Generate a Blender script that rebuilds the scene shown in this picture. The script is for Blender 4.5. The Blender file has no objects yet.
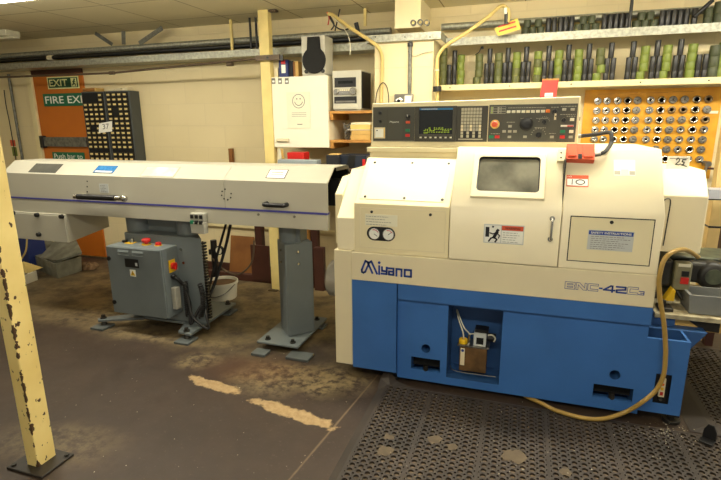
import bpy, bmesh, math, random
from mathutils import Vector, Matrix
random.seed(7)
C = bpy.context.scene.collection
PI = math.pi

# ------------------------------------------------------------------ camera solution (metres, X along the lathe, Y into the room)
F_PX, PITCH, ROLL, YAW, EYE = 491.7, 0.23516189, 0.00724889, -0.31758853, 1.6
_fw = Vector((math.sin(YAW)*math.cos(PITCH), math.cos(YAW)*math.cos(PITCH), -math.sin(PITCH)))
_rt = Vector((math.cos(YAW), -math.sin(YAW), 0))
_dn = _fw.cross(_rt)
_r2 = math.cos(ROLL)*_rt + math.sin(ROLL)*_dn
_d2 = -math.sin(ROLL)*_rt + math.cos(ROLL)*_dn

def at(u, v, y=None, z=None, x=None):
    """world point where the sight line through a photo pixel meets a plane of the room"""
    d = _r2*((u-360.5)/F_PX) + _d2*((v-240)/F_PX) + _fw
    t = y/d.y if y is not None else ((z-EYE)/d.z if z is not None else x/d.x)
    return Vector((d.x*t, d.y*t, EYE+d.z*t))

def X(u, v, y): return at(u, v, y=y).x
def Z(u, v, y): return at(u, v, y=y).z

# ------------------------------------------------------------------ materials
def lin(c):
    return tuple(((x/255)/12.92 if x/255 <= 0.04045 else ((x/255+0.055)/1.055)**2.4) for x in c) + (1.0,)

def M(name, col, rough=0.5, metal=0.0, var=0.12, scale=6.0, bump=0.0, bscale=60.0, col2=None, emit=0.0, spec=0.5, detail=4.0, lo=0.35, hi=0.65):
    m = bpy.data.materials.new(name); m.use_nodes = True
    nt = m.node_tree; b = nt.nodes['Principled BSDF']
    b.inputs['Roughness'].default_value = rough; b.inputs['Metallic'].default_value = metal
    b.inputs['Specular IOR Level'].default_value = spec
    tc = nt.nodes.new('ShaderNodeTexCoord')
    n = nt.nodes.new('ShaderNodeTexNoise'); n.inputs['Scale'].default_value = scale; n.inputs['Detail'].default_value = detail
    nt.links.new(tc.outputs['Object'], n.inputs['Vector'])
    r = nt.nodes.new('ShaderNodeValToRGB')
    c1 = lin(col); c2 = lin(col2) if col2 else tuple(x*(1-var) for x in c1[:3]) + (1.0,)
    r.color_ramp.elements[0].position = lo; r.color_ramp.elements[1].position = hi
    r.color_ramp.elements[0].color = c2; r.color_ramp.elements[1].color = c1
    nt.links.new(n.outputs['Fac'], r.inputs['Fac'])
    nt.links.new(r.outputs['Color'], b.inputs['Base Color'])
    if emit:
        b.inputs['Emission Color'].default_value = c1; b.inputs['Emission Strength'].default_value = emit
    if bump:
        n2 = nt.nodes.new('ShaderNodeTexNoise'); n2.inputs['Scale'].default_value = bscale
        nt.links.new(tc.outputs['Object'], n2.inputs['Vector'])
        bp = nt.nodes.new('ShaderNodeBump'); bp.inputs['Strength'].default_value = bump; bp.inputs['Distance'].default_value = 0.01
        nt.links.new(n2.outputs['Fac'], bp.inputs['Height']); nt.links.new(bp.outputs['Normal'], b.inputs['Normal'])
    return m

CREAM   = M('cream_enamel', (240, 229, 196), 0.38, var=0.05, scale=3)
CREAM2  = M('cream_enamel_yellowed', (236, 224, 184), 0.42, var=0.06, scale=3)
CREAMLO = M('cream_enamel_band', (226, 214, 180), 0.4, var=0.05, scale=3)
BLUE    = M('blue_hammer_enamel', (58, 108, 176), 0.42, var=0.12, scale=4, bump=0.05, bscale=250)
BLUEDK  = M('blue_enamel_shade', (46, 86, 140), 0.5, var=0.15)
NAVY    = M('navy_lettering', (20, 62, 150), 0.5, var=0.02)
FEED    = M('feeder_grey_paint', (186, 182, 166), 0.42, var=0.05, scale=2.5)
FEEDTOP = M('feeder_top_light_toned', (182, 178, 162), 0.42, var=0.06, scale=2.5)  # copy of the feeder grey for top faces, toned down against overhead light
VIOLET  = M('violet_stripe', (70, 70, 150), 0.4, var=0.05)
SLATE   = M('slate_machine_paint', (110, 118, 120), 0.42, var=0.10, scale=5, bump=0.03, bscale=120)
SLATEDK = M('slate_paint_dirty', (92, 98, 98), 0.55, var=0.25, scale=9)
BLACK   = M('black_plastic', (22, 22, 23), 0.4, var=0.2)
BLACKM  = M('matt_black', (12, 12, 12), 0.8, var=0.1)
RUBBER  = M('black_rubber', (28, 27, 27), 0.6, var=0.3)
CHROME  = M('polished_steel', (205, 203, 196), 0.22, 1.0, var=0.15, scale=12)
STEEL   = M('dull_steel', (150, 147, 140), 0.4, 1.0, var=0.3, scale=12)
STEELDK = M('dark_oily_steel', (74, 72, 68), 0.45, 0.8, var=0.4, scale=14)
BORE    = M('collet_bore_dark', (14, 12, 11), 0.6, var=0.1)
GALV    = M('galvanised_steel', (172, 172, 158), 0.45, 0.55, scale=40, col2=(140, 141, 130), detail=2)
GALVDK  = M('weathered_galvanised', (128, 128, 118), 0.5, 0.5, scale=30, col2=(98, 98, 92))
WOODY   = M('painted_timber_yellow', (236, 214, 140), 0.55, var=0.12, scale=7)
WOODP   = M('pine_board', (200, 148, 72), 0.6, scale=8, col2=(172, 118, 54))
WOODBR  = M('brown_hardboard', (150, 98, 44), 0.6, scale=5, col2=(128, 80, 34))
ORANGE  = M('orange_door_paint', (196, 108, 28), 0.5, var=0.12, scale=2)
BOARDY  = M('ochre_pegboard_paint', (226, 166, 42), 0.5, scale=9, col2=(206, 146, 34))
GREENS  = M('sign_green', (18, 104, 72), 0.45, var=0.04)
GREEND  = M('sign_dark_green', (24, 72, 44), 0.45, var=0.04)
LUMI    = M('luminous_lettering', (222, 224, 160), 0.5, var=0.02)
WHITE   = M('white_lettering', (238, 238, 228), 0.5, var=0.02)
PAPER   = M('white_paper', (240, 238, 230), 0.7, var=0.03)
PAPERF  = M('faded_paper', (232, 228, 204), 0.7, var=0.04)
INK     = M('grey_ink', (112, 110, 104), 0.7, var=0.05)
INKDK   = M('dark_ink', (28, 28, 34), 0.7, var=0.05)
GREYLAB = M('silver_label', (196, 200, 198), 0.4, var=0.05)
REDO    = M('red_orange_plastic', (222, 90, 54), 0.45, var=0.10, scale=10)
RED     = M('red_plastic', (198, 32, 26), 0.42, var=0.08)
REDTAG  = M('red_card', (196, 40, 26), 0.5, var=0.06)
YELLOW  = M('yellow_plastic', (236, 190, 30), 0.45, var=0.06)
GREENB  = M('green_button', (20, 120, 84), 0.45, var=0.06)
ORANGEB = M('orange_button', (236, 120, 24), 0.45, var=0.06)
WHITEB  = M('white_button', (226, 222, 200), 0.5, var=0.04)
GREYB   = M('grey_button', (168, 164, 148), 0.5, var=0.06)
PANELG  = M('console_grey_panel', (74, 74, 65), 0.5, var=0.05)
BEZEL   = M('console_bezel_grey', (66, 64, 55), 0.5, var=0.05)
SCREEN  = M('screen_glass', (26, 30, 30), 0.12, var=0.25, scale=4, emit=0.02)
SCRBLUE = M('screen_title_bar', (40, 120, 175), 0.3, var=0.02, emit=0.1)
SCRTXT  = M('screen_green_digits', (150, 176, 40), 0.3, var=0.02, emit=0.08)
KEYS    = M('keypad_keys', (186, 180, 158), 0.5, var=0.10, scale=30)
OLIVE   = M('olive_green_plastic', (94, 98, 52), 0.5, var=0.15, scale=20)
LIME    = M('lime_green_plastic', (116, 130, 50), 0.45, var=0.12, scale=20)
DKGREEN = M('dark_green_plastic', (72, 78, 52), 0.5, var=0.2, scale=20)
TUBEB   = M('black_tube', (44, 43, 42), 0.35, var=0.25, scale=20)
HOSEY   = M('yellow_air_hose', (168, 136, 66), 0.4, var=0.10, scale=10)
HOSET   = M('tan_hose', (206, 182, 112), 0.45, var=0.12, scale=10)
BROWN   = M('dark_red_brown_paint', (74, 40, 28), 0.55, var=0.25, scale=6)
CONDB   = M('brown_conduit', (96, 80, 62), 0.5, 0.3, var=0.2)
GREYBIN = M('grey_plastic_bin', (126, 128, 126), 0.5, var=0.12)
GREYDIRTY = M('dirty_grey_bin', (132, 132, 118), 0.6, scale=8, col2=(100, 98, 84))
BUCKET  = M('white_bucket_plastic', (226, 222, 204), 0.5, var=0.10)
SLUDGE  = M('brown_sludge', (120, 92, 62), 0.8, var=0.3)
TRANSL  = M('amber_oil_reservoir', (112, 84, 52), 0.25, scale=9, col2=(70, 54, 38))
SPKSIL  = M('silver_grey_cabinet', (192, 188, 172), 0.4, 0.0, var=0.05)
SPKBLK  = M('speaker_cloth_black', (24, 24, 24), 0.85, var=0.3, scale=200)
DIRTW   = M('whitewashed_board', (186, 176, 144), 0.6, scale=14, col2=(130, 118, 90))
MOTORG  = M('oily_green_casting', (92, 98, 76), 0.5, scale=18, col2=(58, 62, 52))
MOTORK  = M('oily_black_casting', (52, 50, 44), 0.45, scale=18, col2=(30, 29, 27))
BLUEBIN = M('dark_blue_plastic', (28, 44, 104), 0.5, var=0.1)
CARD    = M('cardboard_tan', (206, 168, 96), 0.7, var=0.12, scale=20)
WALLTRIM = M('cream_trim_paint', (232, 218, 168), 0.55, var=0.06)
CABGREY = M('drawer_cabinet_grey', (74, 78, 78), 0.5, var=0.1)
DRAWBK  = M('drawer_dark_plastic', (40, 34, 24), 0.4, var=0.25)
DRAWLB  = M('drawer_cream_label', (228, 206, 142), 0.5, var=0.10, scale=60)
BLUEPL  = M('blue_printed_plate', (30, 96, 160), 0.6, scale=50, col2=(50, 124, 180), spec=.15)
DARKPL  = M('dark_smoked_plate', (72, 72, 66), 0.6, scale=8, col2=(86, 84, 76), spec=.15)
GLASSD  = M('dirty_window_polycarbonate', (124, 122, 108), 0.16, scale=5, col2=(78, 78, 70), detail=6)
GLASSC  = M('clear_inspection_window', (226, 226, 216), 0.1, scale=10, col2=(190, 190, 180))

def wall_mat(name, col, col2, bw=0.45, bh=0.225):
    m = bpy.data.materials.new(name); m.use_nodes = True
    nt = m.node_tree; b = nt.nodes['Principled BSDF']; b.inputs['Roughness'].default_value = 0.55
    tc = nt.nodes.new('ShaderNodeTexCoord'); sx = nt.nodes.new('ShaderNodeSeparateXYZ'); cx = nt.nodes.new('ShaderNodeCombineXYZ')
    ad = nt.nodes.new('ShaderNodeMath'); ad.operation = 'ADD'
    nt.links.new(tc.outputs['Object'], sx.inputs[0])
    nt.links.new(sx.outputs['X'], ad.inputs[0]); nt.links.new(sx.outputs['Y'], ad.inputs[1])
    nt.links.new(ad.outputs[0], cx.inputs['X']); nt.links.new(sx.outputs['Z'], cx.inputs['Y'])
    br = nt.nodes.new('ShaderNodeTexBrick')
    br.inputs['Scale'].default_value = 1.0; br.inputs['Brick Width'].default_value = bw; br.inputs['Row Height'].default_value = bh
    br.inputs['Mortar Size'].default_value = 0.006; br.inputs['Mortar Smooth'].default_value = 0.6
    br.inputs['Color1'].default_value = lin(col); br.inputs['Color2'].default_value = lin(col2)
    br.inputs['Mortar'].default_value = lin(tuple(int(c*0.975) for c in col))
    nt.links.new(cx.outputs[0], br.inputs['Vector'])
    n = nt.nodes.new('ShaderNodeTexNoise'); n.inputs['Scale'].default_value = 1.4; n.inputs['Detail'].default_value = 5
    nt.links.new(tc.outputs['Object'], n.inputs['Vector'])
    mx = nt.nodes.new('ShaderNodeMix'); mx.data_type = 'RGBA'; mx.blend_type = 'MULTIPLY'; mx.inputs['Factor'].default_value = 0.35
    rr = nt.nodes.new('ShaderNodeValToRGB'); rr.color_ramp.elements[0].position = 0.3; rr.color_ramp.elements[0].color = (.72, .68, .55, 1)
    nt.links.new(n.outputs['Fac'], rr.inputs['Fac'])
    nt.links.new(br.outputs['Color'], mx.inputs['A']); nt.links.new(rr.outputs['Color'], mx.inputs['B'])
    nt.links.new(mx.outputs['Result'], b.inputs['Base Color'])
    bp = nt.nodes.new('ShaderNodeBump'); bp.inputs['Strength'].default_value = 0.25; bp.inputs['Distance'].default_value = 0.004; bp.invert = True
    nt.links.new(br.outputs['Fac'], bp.inputs['Height']); nt.links.new(bp.outputs['Normal'], b.inputs['Normal'])
    return m
WALLM = wall_mat('painted_blockwork', (234, 219, 178), (231, 216, 174))

def ceiling_mat():
    m = bpy.data.materials.new('ceiling_tiles'); m.use_nodes = True
    nt = m.node_tree; b = nt.nodes['Principled BSDF']; b.inputs['Roughness'].default_value = 0.8
    tc = nt.nodes.new('ShaderNodeTexCoord'); mp = nt.nodes.new('ShaderNodeMapping')
    mp.inputs['Location'].default_value = (2.706, -4.2, 0)
    br = nt.nodes.new('ShaderNodeTexBrick'); br.offset = 0.0
    br.inputs['Scale'].default_value = 1.0; br.inputs['Brick Width'].default_value = 0.66; br.inputs['Row Height'].default_value = 0.69
    br.inputs['Mortar Size'].default_value = 0.006; br.inputs['Mortar Smooth'].default_value = 0.2
    br.inputs['Color1'].default_value = lin((222, 214, 184)); br.inputs['Color2'].default_value = lin((217, 209, 178))
    br.inputs['Mortar'].default_value = lin((150, 138, 104))
    nt.links.new(tc.outputs['Object'], mp.inputs[0]); nt.links.new(mp.outputs[0], br.inputs['Vector'])
    nt.links.new(br.outputs['Color'], b.inputs['Base Color'])
    return m

def floor_mat():
    m = bpy.data.materials.new('worn_painted_concrete'); m.use_nodes = True
    nt = m.node_tree; b = nt.nodes['Principled BSDF']
    L = nt.links.new
    tc = nt.nodes.new('ShaderNodeTexCoord')
    def noise(s, d=6, r=0.6):
        n = nt.nodes.new('ShaderNodeTexNoise'); n.inputs['Scale'].default_value = s; n.inputs['Detail'].default_value = d
        n.inputs['Roughness'].default_value = r; L(tc.outputs['Object'], n.inputs['Vector']); return n
    def ramp(src, lo, hi, a=(0, 0, 0, 1), c=(1, 1, 1, 1)):
        r = nt.nodes.new('ShaderNodeValToRGB'); r.color_ramp.elements[0].position = lo; r.color_ramp.elements[1].position = hi
        r.color_ramp.elements[0].color = a; r.color_ramp.elements[1].color = c; L(src, r.inputs['Fac']); return r.outputs['Color']
    def mix(fac, a, bb, mode='MIX'):
        x = nt.nodes.new('ShaderNodeMix'); x.data_type = 'RGBA'; x.blend_type = mode
        (L(fac, x.inputs['Factor']) if not isinstance(fac, float) else setattr(x.inputs['Factor'], 'default_value', fac))
        L(a, x.inputs['A'])
        if isinstance(bb, tuple): x.inputs['B'].default_value = bb
        else: L(bb, x.inputs['B'])
        return x.outputs['Result']
    def ellipse(cx, cy, rx, ry, ang, soft, warp, ws):
        mp = nt.nodes.new('ShaderNodeMapping'); mp.vector_type = 'TEXTURE'
        mp.inputs['Location'].default_value = (cx, cy, 0); mp.inputs['Rotation'].default_value = (0, 0, ang); mp.inputs['Scale'].default_value = (rx, ry, 1)
        L(tc.outputs['Object'], mp.inputs[0])
        ln = nt.nodes.new('ShaderNodeVectorMath'); ln.operation = 'LENGTH'; L(mp.outputs[0], ln.inputs[0])
        n = noise(ws, 6, 0.65)
        a = nt.nodes.new('ShaderNodeMath'); a.operation = 'MULTIPLY_ADD'; a.inputs[1].default_value = warp; L(n.outputs['Fac'], a.inputs[0]); L(ln.outputs['Value'], a.inputs[2])
        return ramp(a.outputs[0], 1+warp*0.5-soft, 1+warp*0.5+soft, (1, 1, 1, 1), (0, 0, 0, 1)) if False else rng(a.outputs[0], 1+warp*0.5-soft, 1+warp*0.5+soft)
    def rng(src, lo, hi):
        r = nt.nodes.new('ShaderNodeMapRange'); r.inputs['From Min'].default_value = lo; r.inputs['From Max'].default_value = hi
        r.inputs['To Min'].default_value = 1; r.inputs['To Max'].default_value = 0; L(src, r.inputs['Value']); return r.outputs['Result']
    def mul(a, bb):
        x = nt.nodes.new('ShaderNodeMath'); x.operation = 'MULTIPLY'; L(a, x.inputs[0])
        if isinstance(bb, float): x.inputs[1].default_value = bb
        else: L(bb, x.inputs[1])
        return x.outputs[0]
    base = ramp(noise(2.2).outputs['Fac'], 0.3, 0.7, lin((50, 39, 31)), lin((64, 50, 40)))
    base = mix(mul(ramp(noise(45, 3).outputs['Fac'], 0.62, 0.75), 0.30), base, lin((120, 104, 90)))
    big = noise(3.5, 8, 0.7).outputs['Fac']
    dusty = ramp(big, 0.36, 0.58)
    # dusty concrete showing behind and under the feeder
    e = ellipse(-2.4, 3.75, 2.6, 0.85, 0.0, 0.30, 1.0, 2.5)
    base = mix(mul(mul(e, dusty), 0.85), base, lin((146, 128, 92)))
    for (cx, cy, rx, ry, an, k) in ((-2.55, 2.86, 0.62, 0.10, 0.05, .6), (-1.35, 2.62, 0.35, 0.22, 0.3, .75), (-3.3, 3.1, 0.7, 0.25, 0.2, .4), (-2.05, 2.62, .16, .12, 0.5, .6), (-2.2, 1.62, .35, .16, .1, .35), (-1.05, 2.66, .22, .2, 0, .7)):
        base = mix(mul(mul(ellipse(cx, cy, rx, ry, an, 0.35, 1.2, 7.0), ramp(noise(14, 6, .7).outputs['Fac'], 0.40, 0.60)), k), base, lin((146, 128, 92)))
    # oily, dark stains
    for (cx, cy, rx, ry, an, k) in ((-1.5, 2.88, 0.34, 0.14, 0, .55), (-2.3, 3.1, .6, .2, 0, .35), (-1.2, 3.0, .25, .3, 0, .5)):
        base = mix(mul(ellipse(cx, cy, rx, ry, an, 0.4, 1.2, 6.0), k), base, lin((44, 36, 30)))
    # reddish smear
    base = mix(mul(ellipse(-1.62, 2.62, .32, .16, 0.2, .5, 1.0, 4), .35), base, lin((104, 66, 40)))
    # two chipped patches down to pale screed
    pale = ramp(noise(30, 5, .7).outputs['Fac'], 0.3, 0.7, lin((150, 122, 84)), lin((186, 160, 116)))
    for (cx, cy, rx, ry, an) in ((-1.755, 2.365, 0.215, 0.045, -0.17), (-1.145, 2.235, 0.265, 0.05, -0.19)):
        base = mix(mul(ellipse(cx, cy, rx, ry, an, 0.12, 2.2, 9.0), .9), base, pale)
    # pale joint line near the mat
    base = mix(mul(ellipse(-0.875, 2.2, 0.006, 0.62, -0.115, 0.4, 1.4, 12.0), .35), base, lin((150, 128, 96)))
    L(base, b.inputs['Base Color'])
    rr = nt.nodes.new('ShaderNodeMapRange'); rr.inputs['To Min'].default_value = 0.38; rr.inputs['To Max'].default_value = 0.7
    L(noise(5).outputs['Fac'], rr.inputs['Value']); L(rr.outputs['Result'], b.inputs['Roughness'])
    bp = nt.nodes.new('ShaderNodeBump'); bp.inputs['Strength'].default_value = 0.15; bp.inputs['Distance'].default_value = 0.004
    L(noise(25, 6).outputs['Fac'], bp.inputs['Height']); L(bp.outputs['Normal'], b.inputs['Normal'])
    return m

_a, _b = at(26.4, 465, z=.012), at(38.8, 466.8, z=.012)
EDGE = (_b.x+.002+2.15, (_a.y+_b.y)/2-1.48)      # front arris of the column, seen from its own base
def chipped_mat():
    m = M('chipped_yellow_paint', (240, 218, 146), 0.5, scale=3, col2=(222, 196, 122))
    nt = m.node_tree; b = nt.nodes['Principled BSDF']; L = nt.links.new
    src = b.inputs['Base Color'].links[0].from_socket
    tc = nt.nodes.new('ShaderNodeTexCoord')
    mp = nt.nodes.new('ShaderNodeMapping'); mp.inputs['Scale'].default_value = (1, 1, .6); L(tc.outputs['Object'], mp.inputs[0])
    n = nt.nodes.new('ShaderNodeTexNoise'); n.inputs['Scale'].default_value = 42; n.inputs['Detail'].default_value = 3; L(mp.outputs[0], n.inputs['Vector'])
    r = nt.nodes.new('ShaderNodeValToRGB'); r.color_ramp.elements[0].position = 0.66; r.color_ramp.elements[1].position = 0.68; L(n.outputs['Fac'], r.inputs['Fac'])
    # wear along the arrises
    sx = nt.nodes.new('ShaderNodeSeparateXYZ'); L(tc.outputs['Object'], sx.inputs[0])
    def ab(o, c):
        a1 = nt.nodes.new('ShaderNodeMath'); a1.operation = 'SUBTRACT'; L(o, a1.inputs[0]); a1.inputs[1].default_value = c
        a2 = nt.nodes.new('ShaderNodeMath'); a2.operation = 'ABSOLUTE'; L(a1.outputs[0], a2.inputs[0]); return a2.outputs[0]
    sm = nt.nodes.new('ShaderNodeMath'); sm.operation = 'ADD'; L(ab(sx.outputs['X'], EDGE[0]), sm.inputs[0]); L(ab(sx.outputs['Y'], EDGE[1]), sm.inputs[1])
    n3 = nt.nodes.new('ShaderNodeTexNoise'); n3.inputs['Scale'].default_value = 26; n3.inputs['Detail'].default_value = 5; L(tc.outputs['Object'], n3.inputs['Vector'])
    th = nt.nodes.new('ShaderNodeMath'); th.operation = 'MULTIPLY_ADD'; th.inputs[1].default_value = .07; th.inputs[2].default_value = -.029; L(n3.outputs['Fac'], th.inputs[0])
    r2 = nt.nodes.new('ShaderNodeMath'); r2.operation = 'LESS_THAN'; L(sm.outputs[0], r2.inputs[0]); L(th.outputs[0], r2.inputs[1])
    mx = nt.nodes.new('ShaderNodeMath'); mx.operation = 'MAXIMUM'; L(r.outputs['Color'], mx.inputs[0]); L(r2.outputs[0], mx.inputs[1])
    x = nt.nodes.new('ShaderNodeMix'); x.data_type = 'RGBA'; L(mx.outputs[0], x.inputs['Factor']); L(src, x.inputs['A']); x.inputs['B'].default_value = lin((72, 50, 30))
    L(x.outputs['Result'], b.inputs['Base Color'])
    return m
CHIPPED = chipped_mat()
MATR = M('mat_rubber', (60, 51, 44), 0.62, scale=3, col2=(46, 40, 35))
MATU = M('mat_grime', (120, 103, 82), 0.85, scale=3, col2=(70, 58, 47))
GRIME = M('mat_caked_dirt', (96, 83, 65), 0.85, var=0.25, scale=30)

# ------------------------------------------------------------------ mesh builder
class MB:
    def __init__(s, mat=None):
        s.bm = bmesh.new(); s.mats = []; s.cur = 0
        if mat: s.use(mat)
    def use(s, mat):
        if mat not in s.mats: s.mats.append(mat)
        s.cur = s.mats.index(mat); return s
    def face(s, pts):
        try:
            f = s.bm.faces.new([s.bm.verts.new(p) for p in pts]); f.material_index = s.cur; return f
        except ValueError: return None
    def vf(s, verts, faces):
        vs = [s.bm.verts.new(v) for v in verts]
        for f in faces:
            try: s.bm.faces.new([vs[i] for i in f]).material_index = s.cur
            except ValueError: pass
        return s
    def box(s, x0, x1, y0, y1, z0, z1):
        x0, x1 = min(x0, x1), max(x0, x1); y0, y1 = min(y0, y1), max(y0, y1); z0, z1 = min(z0, z1), max(z0, z1)
        v = [(x0,y0,z0),(x1,y0,z0),(x1,y1,z0),(x0,y1,z0),(x0,y0,z1),(x1,y0,z1),(x1,y1,z1),(x0,y1,z1)]
        return s.vf(v, [(0,3,2,1),(4,5,6,7),(0,1,5,4),(1,2,6,5),(2,3,7,6),(3,0,4,7)])
    def prism(s, poly, ext):
        """poly: 3-D points of one end, ext: extrusion vector"""
        e = Vector(ext); n = len(poly); p = [Vector(q) for q in poly]
        nrm = Vector((0,0,0))
        for i in range(n): nrm += p[i].cross(p[(i+1) % n])
        if nrm.dot(e) > 0: p = p[::-1]
        v = p + [q+e for q in p]
        return s.vf(v, [tuple(range(n)), tuple(range(2*n-1, n-1, -1))] + [(i, i+n, (i+1) % n + n, (i+1) % n) for i in range(n)])
    def profx(s, yz, x0, x1): return s.prism([(x0, y, z) for y, z in yz], (x1-x0, 0, 0))
    def cyl(s, p0, p1, r0, r1=None, seg=16, caps=True):
        r1 = r0 if r1 is None else r1
        p0, p1 = Vector(p0), Vector(p1); a = (p1-p0).normalized()
        u = a.orthogonal().normalized(); w = a.cross(u)
        v = []
        for p, r in ((p0, r0), (p1, r1)):
            for i in range(seg):
                t = 2*PI*i/seg; v.append(p + u*(r*math.cos(t)) + w*(r*math.sin(t)))
        f = [(i, (i+1) % seg, (i+1) % seg+seg, i+seg) for i in range(seg)]
        if caps: f += [tuple(range(seg-1, -1, -1)), tuple(range(seg, 2*seg))]
        return s.vf(v, f)
    def lathe(s, prof, o=(0,0,0), axis=(0,0,1), seg=24):
        """prof: (radius, distance along axis)"""
        a = Vector(axis).normalized(); u = a.orthogonal().normalized(); w = a.cross(u); o = Vector(o)
        v = []; n = len(prof)
        for r, h in prof:
            for i in range(seg):
                t = 2*PI*i/seg; v.append(o + a*h + u*(r*math.cos(t)) + w*(r*math.sin(t)))
        f = [(k*seg+i, k*seg+(i+1) % seg, (k+1)*seg+(i+1) % seg, (k+1)*seg+i) for k in range(n-1) for i in range(seg)]
        if prof[0][0] > 1e-6: f.append(tuple(range(seg-1, -1, -1)))
        if prof[-1][0] > 1e-6: f.append(tuple(range((n-1)*seg, n*seg)))
        return s.vf(v, f)
    def tube(s, pts, r, seg=10, sub=8, smooth=True):
        p = [Vector(q) for q in pts]
        if smooth and len(p) > 2:
            q = []
            for i in range(len(p)-1):
                a, b, c, d = p[max(i-1, 0)], p[i], p[i+1], p[min(i+2, len(p)-1)]
                for k in range(sub):
                    t = k/sub
                    q.append(0.5*((2*b) + (c-a)*t + (2*a-5*b+4*c-d)*t*t + (3*b-a-3*c+d)*t**3))
            p = q + [p[-1]]
        v = []; up = None
        for i, c in enumerate(p):
            d = (p[min(i+1, len(p)-1)] - p[max(i-1, 0)]).normalized()
            u = d.orthogonal().normalized() if up is None else (up - d*up.dot(d)).normalized()
            up = u; w = d.cross(u)
            for k in range(seg):
                t = 2*PI*k/seg; v.append(c + u*(r*math.cos(t)) + w*(r*math.sin(t)))
        n = len(p)
        f = [(i*seg+k, i*seg+(k+1) % seg, (i+1)*seg+(k+1) % seg, (i+1)*seg+k) for i in range(n-1) for k in range(seg)]
        f += [tuple(range(seg-1, -1, -1)), tuple(range((n-1)*seg, n*seg))]
        return s.vf(v, f)
    def panel(s, y, x0, x1, z0, z1, rects=(), circs=(), depth=0.05, inner=None, back=None):
        """upright plate facing -Y with rectangular and round openings that have walls and a back"""
        R = list(rects) + [(cx-r*1.15, cx+r*1.15, cz-r*1.15, cz+r*1.15) for cx, cz, r in circs]
        xs = sorted({x0, x1} | {q for r in R for q in r[:2]}); zs = sorted({z0, z1} | {q for r in R for q in r[2:4]})
        xs = [q for q in xs if x0 <= q <= x1]; zs = [q for q in zs if z0 <= q <= z1]
        for a, b in zip(xs, xs[1:]):
            for c, d in zip(zs, zs[1:]):
                mx, mz = (a+b)/2, (c+d)/2
                if any(r[0] < mx < r[1] and r[2] < mz < r[3] for r in R): continue
                s.face([(a, y, c), (b, y, c), (b, y, d), (a, y, d)])
        for cx, cz, r in circs:
            n = 16; h = r*1.15; ring = []; sq = []
            for i in range(n):
                t = 2*PI*(i+.5)/n; c, q = math.cos(t), math.sin(t); k = h/max(abs(c), abs(q))
                ring.append((cx+r*c, cz+r*q)); sq.append((cx+k*c, cz+k*q))
            for i in range(n):
                j = (i+1) % n
                s.face([(ring[i][0], y, ring[i][1]), (sq[i][0], y, sq[i][1]), (sq[j][0], y, sq[j][1]), (ring[j][0], y, ring[j][1])])
            for sx in (-1, 1):
                for sz in (-1, 1):
                    co = (cx+sx*h, y, cz+sz*h)
                    cand = sorted(sq, key=lambda p: (p[0]-co[0])**2+(p[1]-co[2])**2)[:2]
                    s.face([co, (cand[0][0], y, cand[0][1]), (cand[1][0], y, cand[1][1])])
            cur = s.cur; s.use(inner or s.mats[0])
            s.vf([(a, y, b) for a, b in ring] + [(a, y+depth, b) for a, b in ring], [(i, (i+1) % n, (i+1) % n+n, i+n) for i in range(n)] + [tuple(range(n, 2*n))])
            s.cur = cur
        for r in rects:
            a, b, c, d = r[:4]; dp = r[4] if len(r) > 4 else depth
            cur = s.cur; s.use(inner or s.mats[0])
            s.vf([(a, y, c), (b, y, c), (b, y, d), (a, y, d), (a, y+dp, c), (b, y+dp, c), (b, y+dp, d), (a, y+dp, d)],
                 [(0, 4, 5, 1), (1, 5, 6, 2), (2, 6, 7, 3), (3, 7, 4, 0)])
            s.use(back or inner or s.mats[0]); s.face([(a, y+dp, c), (b, y+dp, c), (b, y+dp, d), (a, y+dp, d)])
            s.cur = cur
        return s
    def plate(s, o, ux, uz, w, h, t=0.002):
        """thin plate: o lower-left corner, ux/uz unit directions, thickness along ux x uz (towards the viewer when reading it)"""
        o, ux, uz = Vector(o), Vector(ux).normalized(), Vector(uz).normalized(); n = ux.cross(uz)
        v = [o, o+ux*w, o+ux*w+uz*h, o+uz*h]; v = v + [q+n*t for q in v]
        return s.vf(v, [(3, 2, 1, 0), (4, 5, 6, 7), (0, 1, 5, 4), (1, 2, 6, 5), (2, 3, 7, 6), (3, 0, 4, 7)])
    def text(s, body, o, ux, uz, w, h, off=0.0, outline=0.0, keep=False, bold=0.0):
        """lettering fitted into a w x h box whose lower-left corner is o"""
        cu = bpy.data.curves.new('lettering', 'FONT'); cu.body = body; cu.size = 1.0; cu.offset = bold
        if outline: cu.fill_mode = 'NONE'; cu.bevel_depth = outline; cu.bevel_resolution = 0
        ob = bpy.data.objects.new('lettering', cu); C.objects.link(ob)
        me = bpy.data.meshes.new_from_object(ob.evaluated_get(bpy.context.evaluated_depsgraph_get()))
        bpy.data.objects.remove(ob); bpy.data.curves.remove(cu)
        if not me.vertices: return s
        xs = [v.co.x for v in me.vertices]; ys = [v.co.y for v in me.vertices]
        kx = w/(max(xs)-min(xs)); ky = h/(max(ys)-min(ys))
        if keep: kx = ky = min(kx, ky)
        o, ux, uz = Vector(o), Vector(ux).normalized(), Vector(uz).normalized(); n = ux.cross(uz)
        s.vf([o + ux*((v.co.x-min(xs))*kx) + uz*((v.co.y-min(ys))*ky) + n*(off + v.co.z*min(kx, ky)*.4) for v in me.vertices], [tuple(p.vertices) for p in me.polygons])
        bpy.data.meshes.remove(me); return s
    def stroke(s, pts, wd, n=(0,-1,0), t=0.002, closed=False):
        """flat pen stroke through 3-D points lying in a plane of normal n"""
        p = [Vector(q) for q in pts]; n = Vector(n)
        if closed: p = p + [p[0]]
        for a, b in zip(p, p[1:]):
            d = (b-a).normalized(); q = n.cross(d)*(wd/2); e = d*(wd*0.45)
            s.prism([a-e-q, b+e-q, b+e+q, a-e+q], n*t)
        return s
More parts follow.
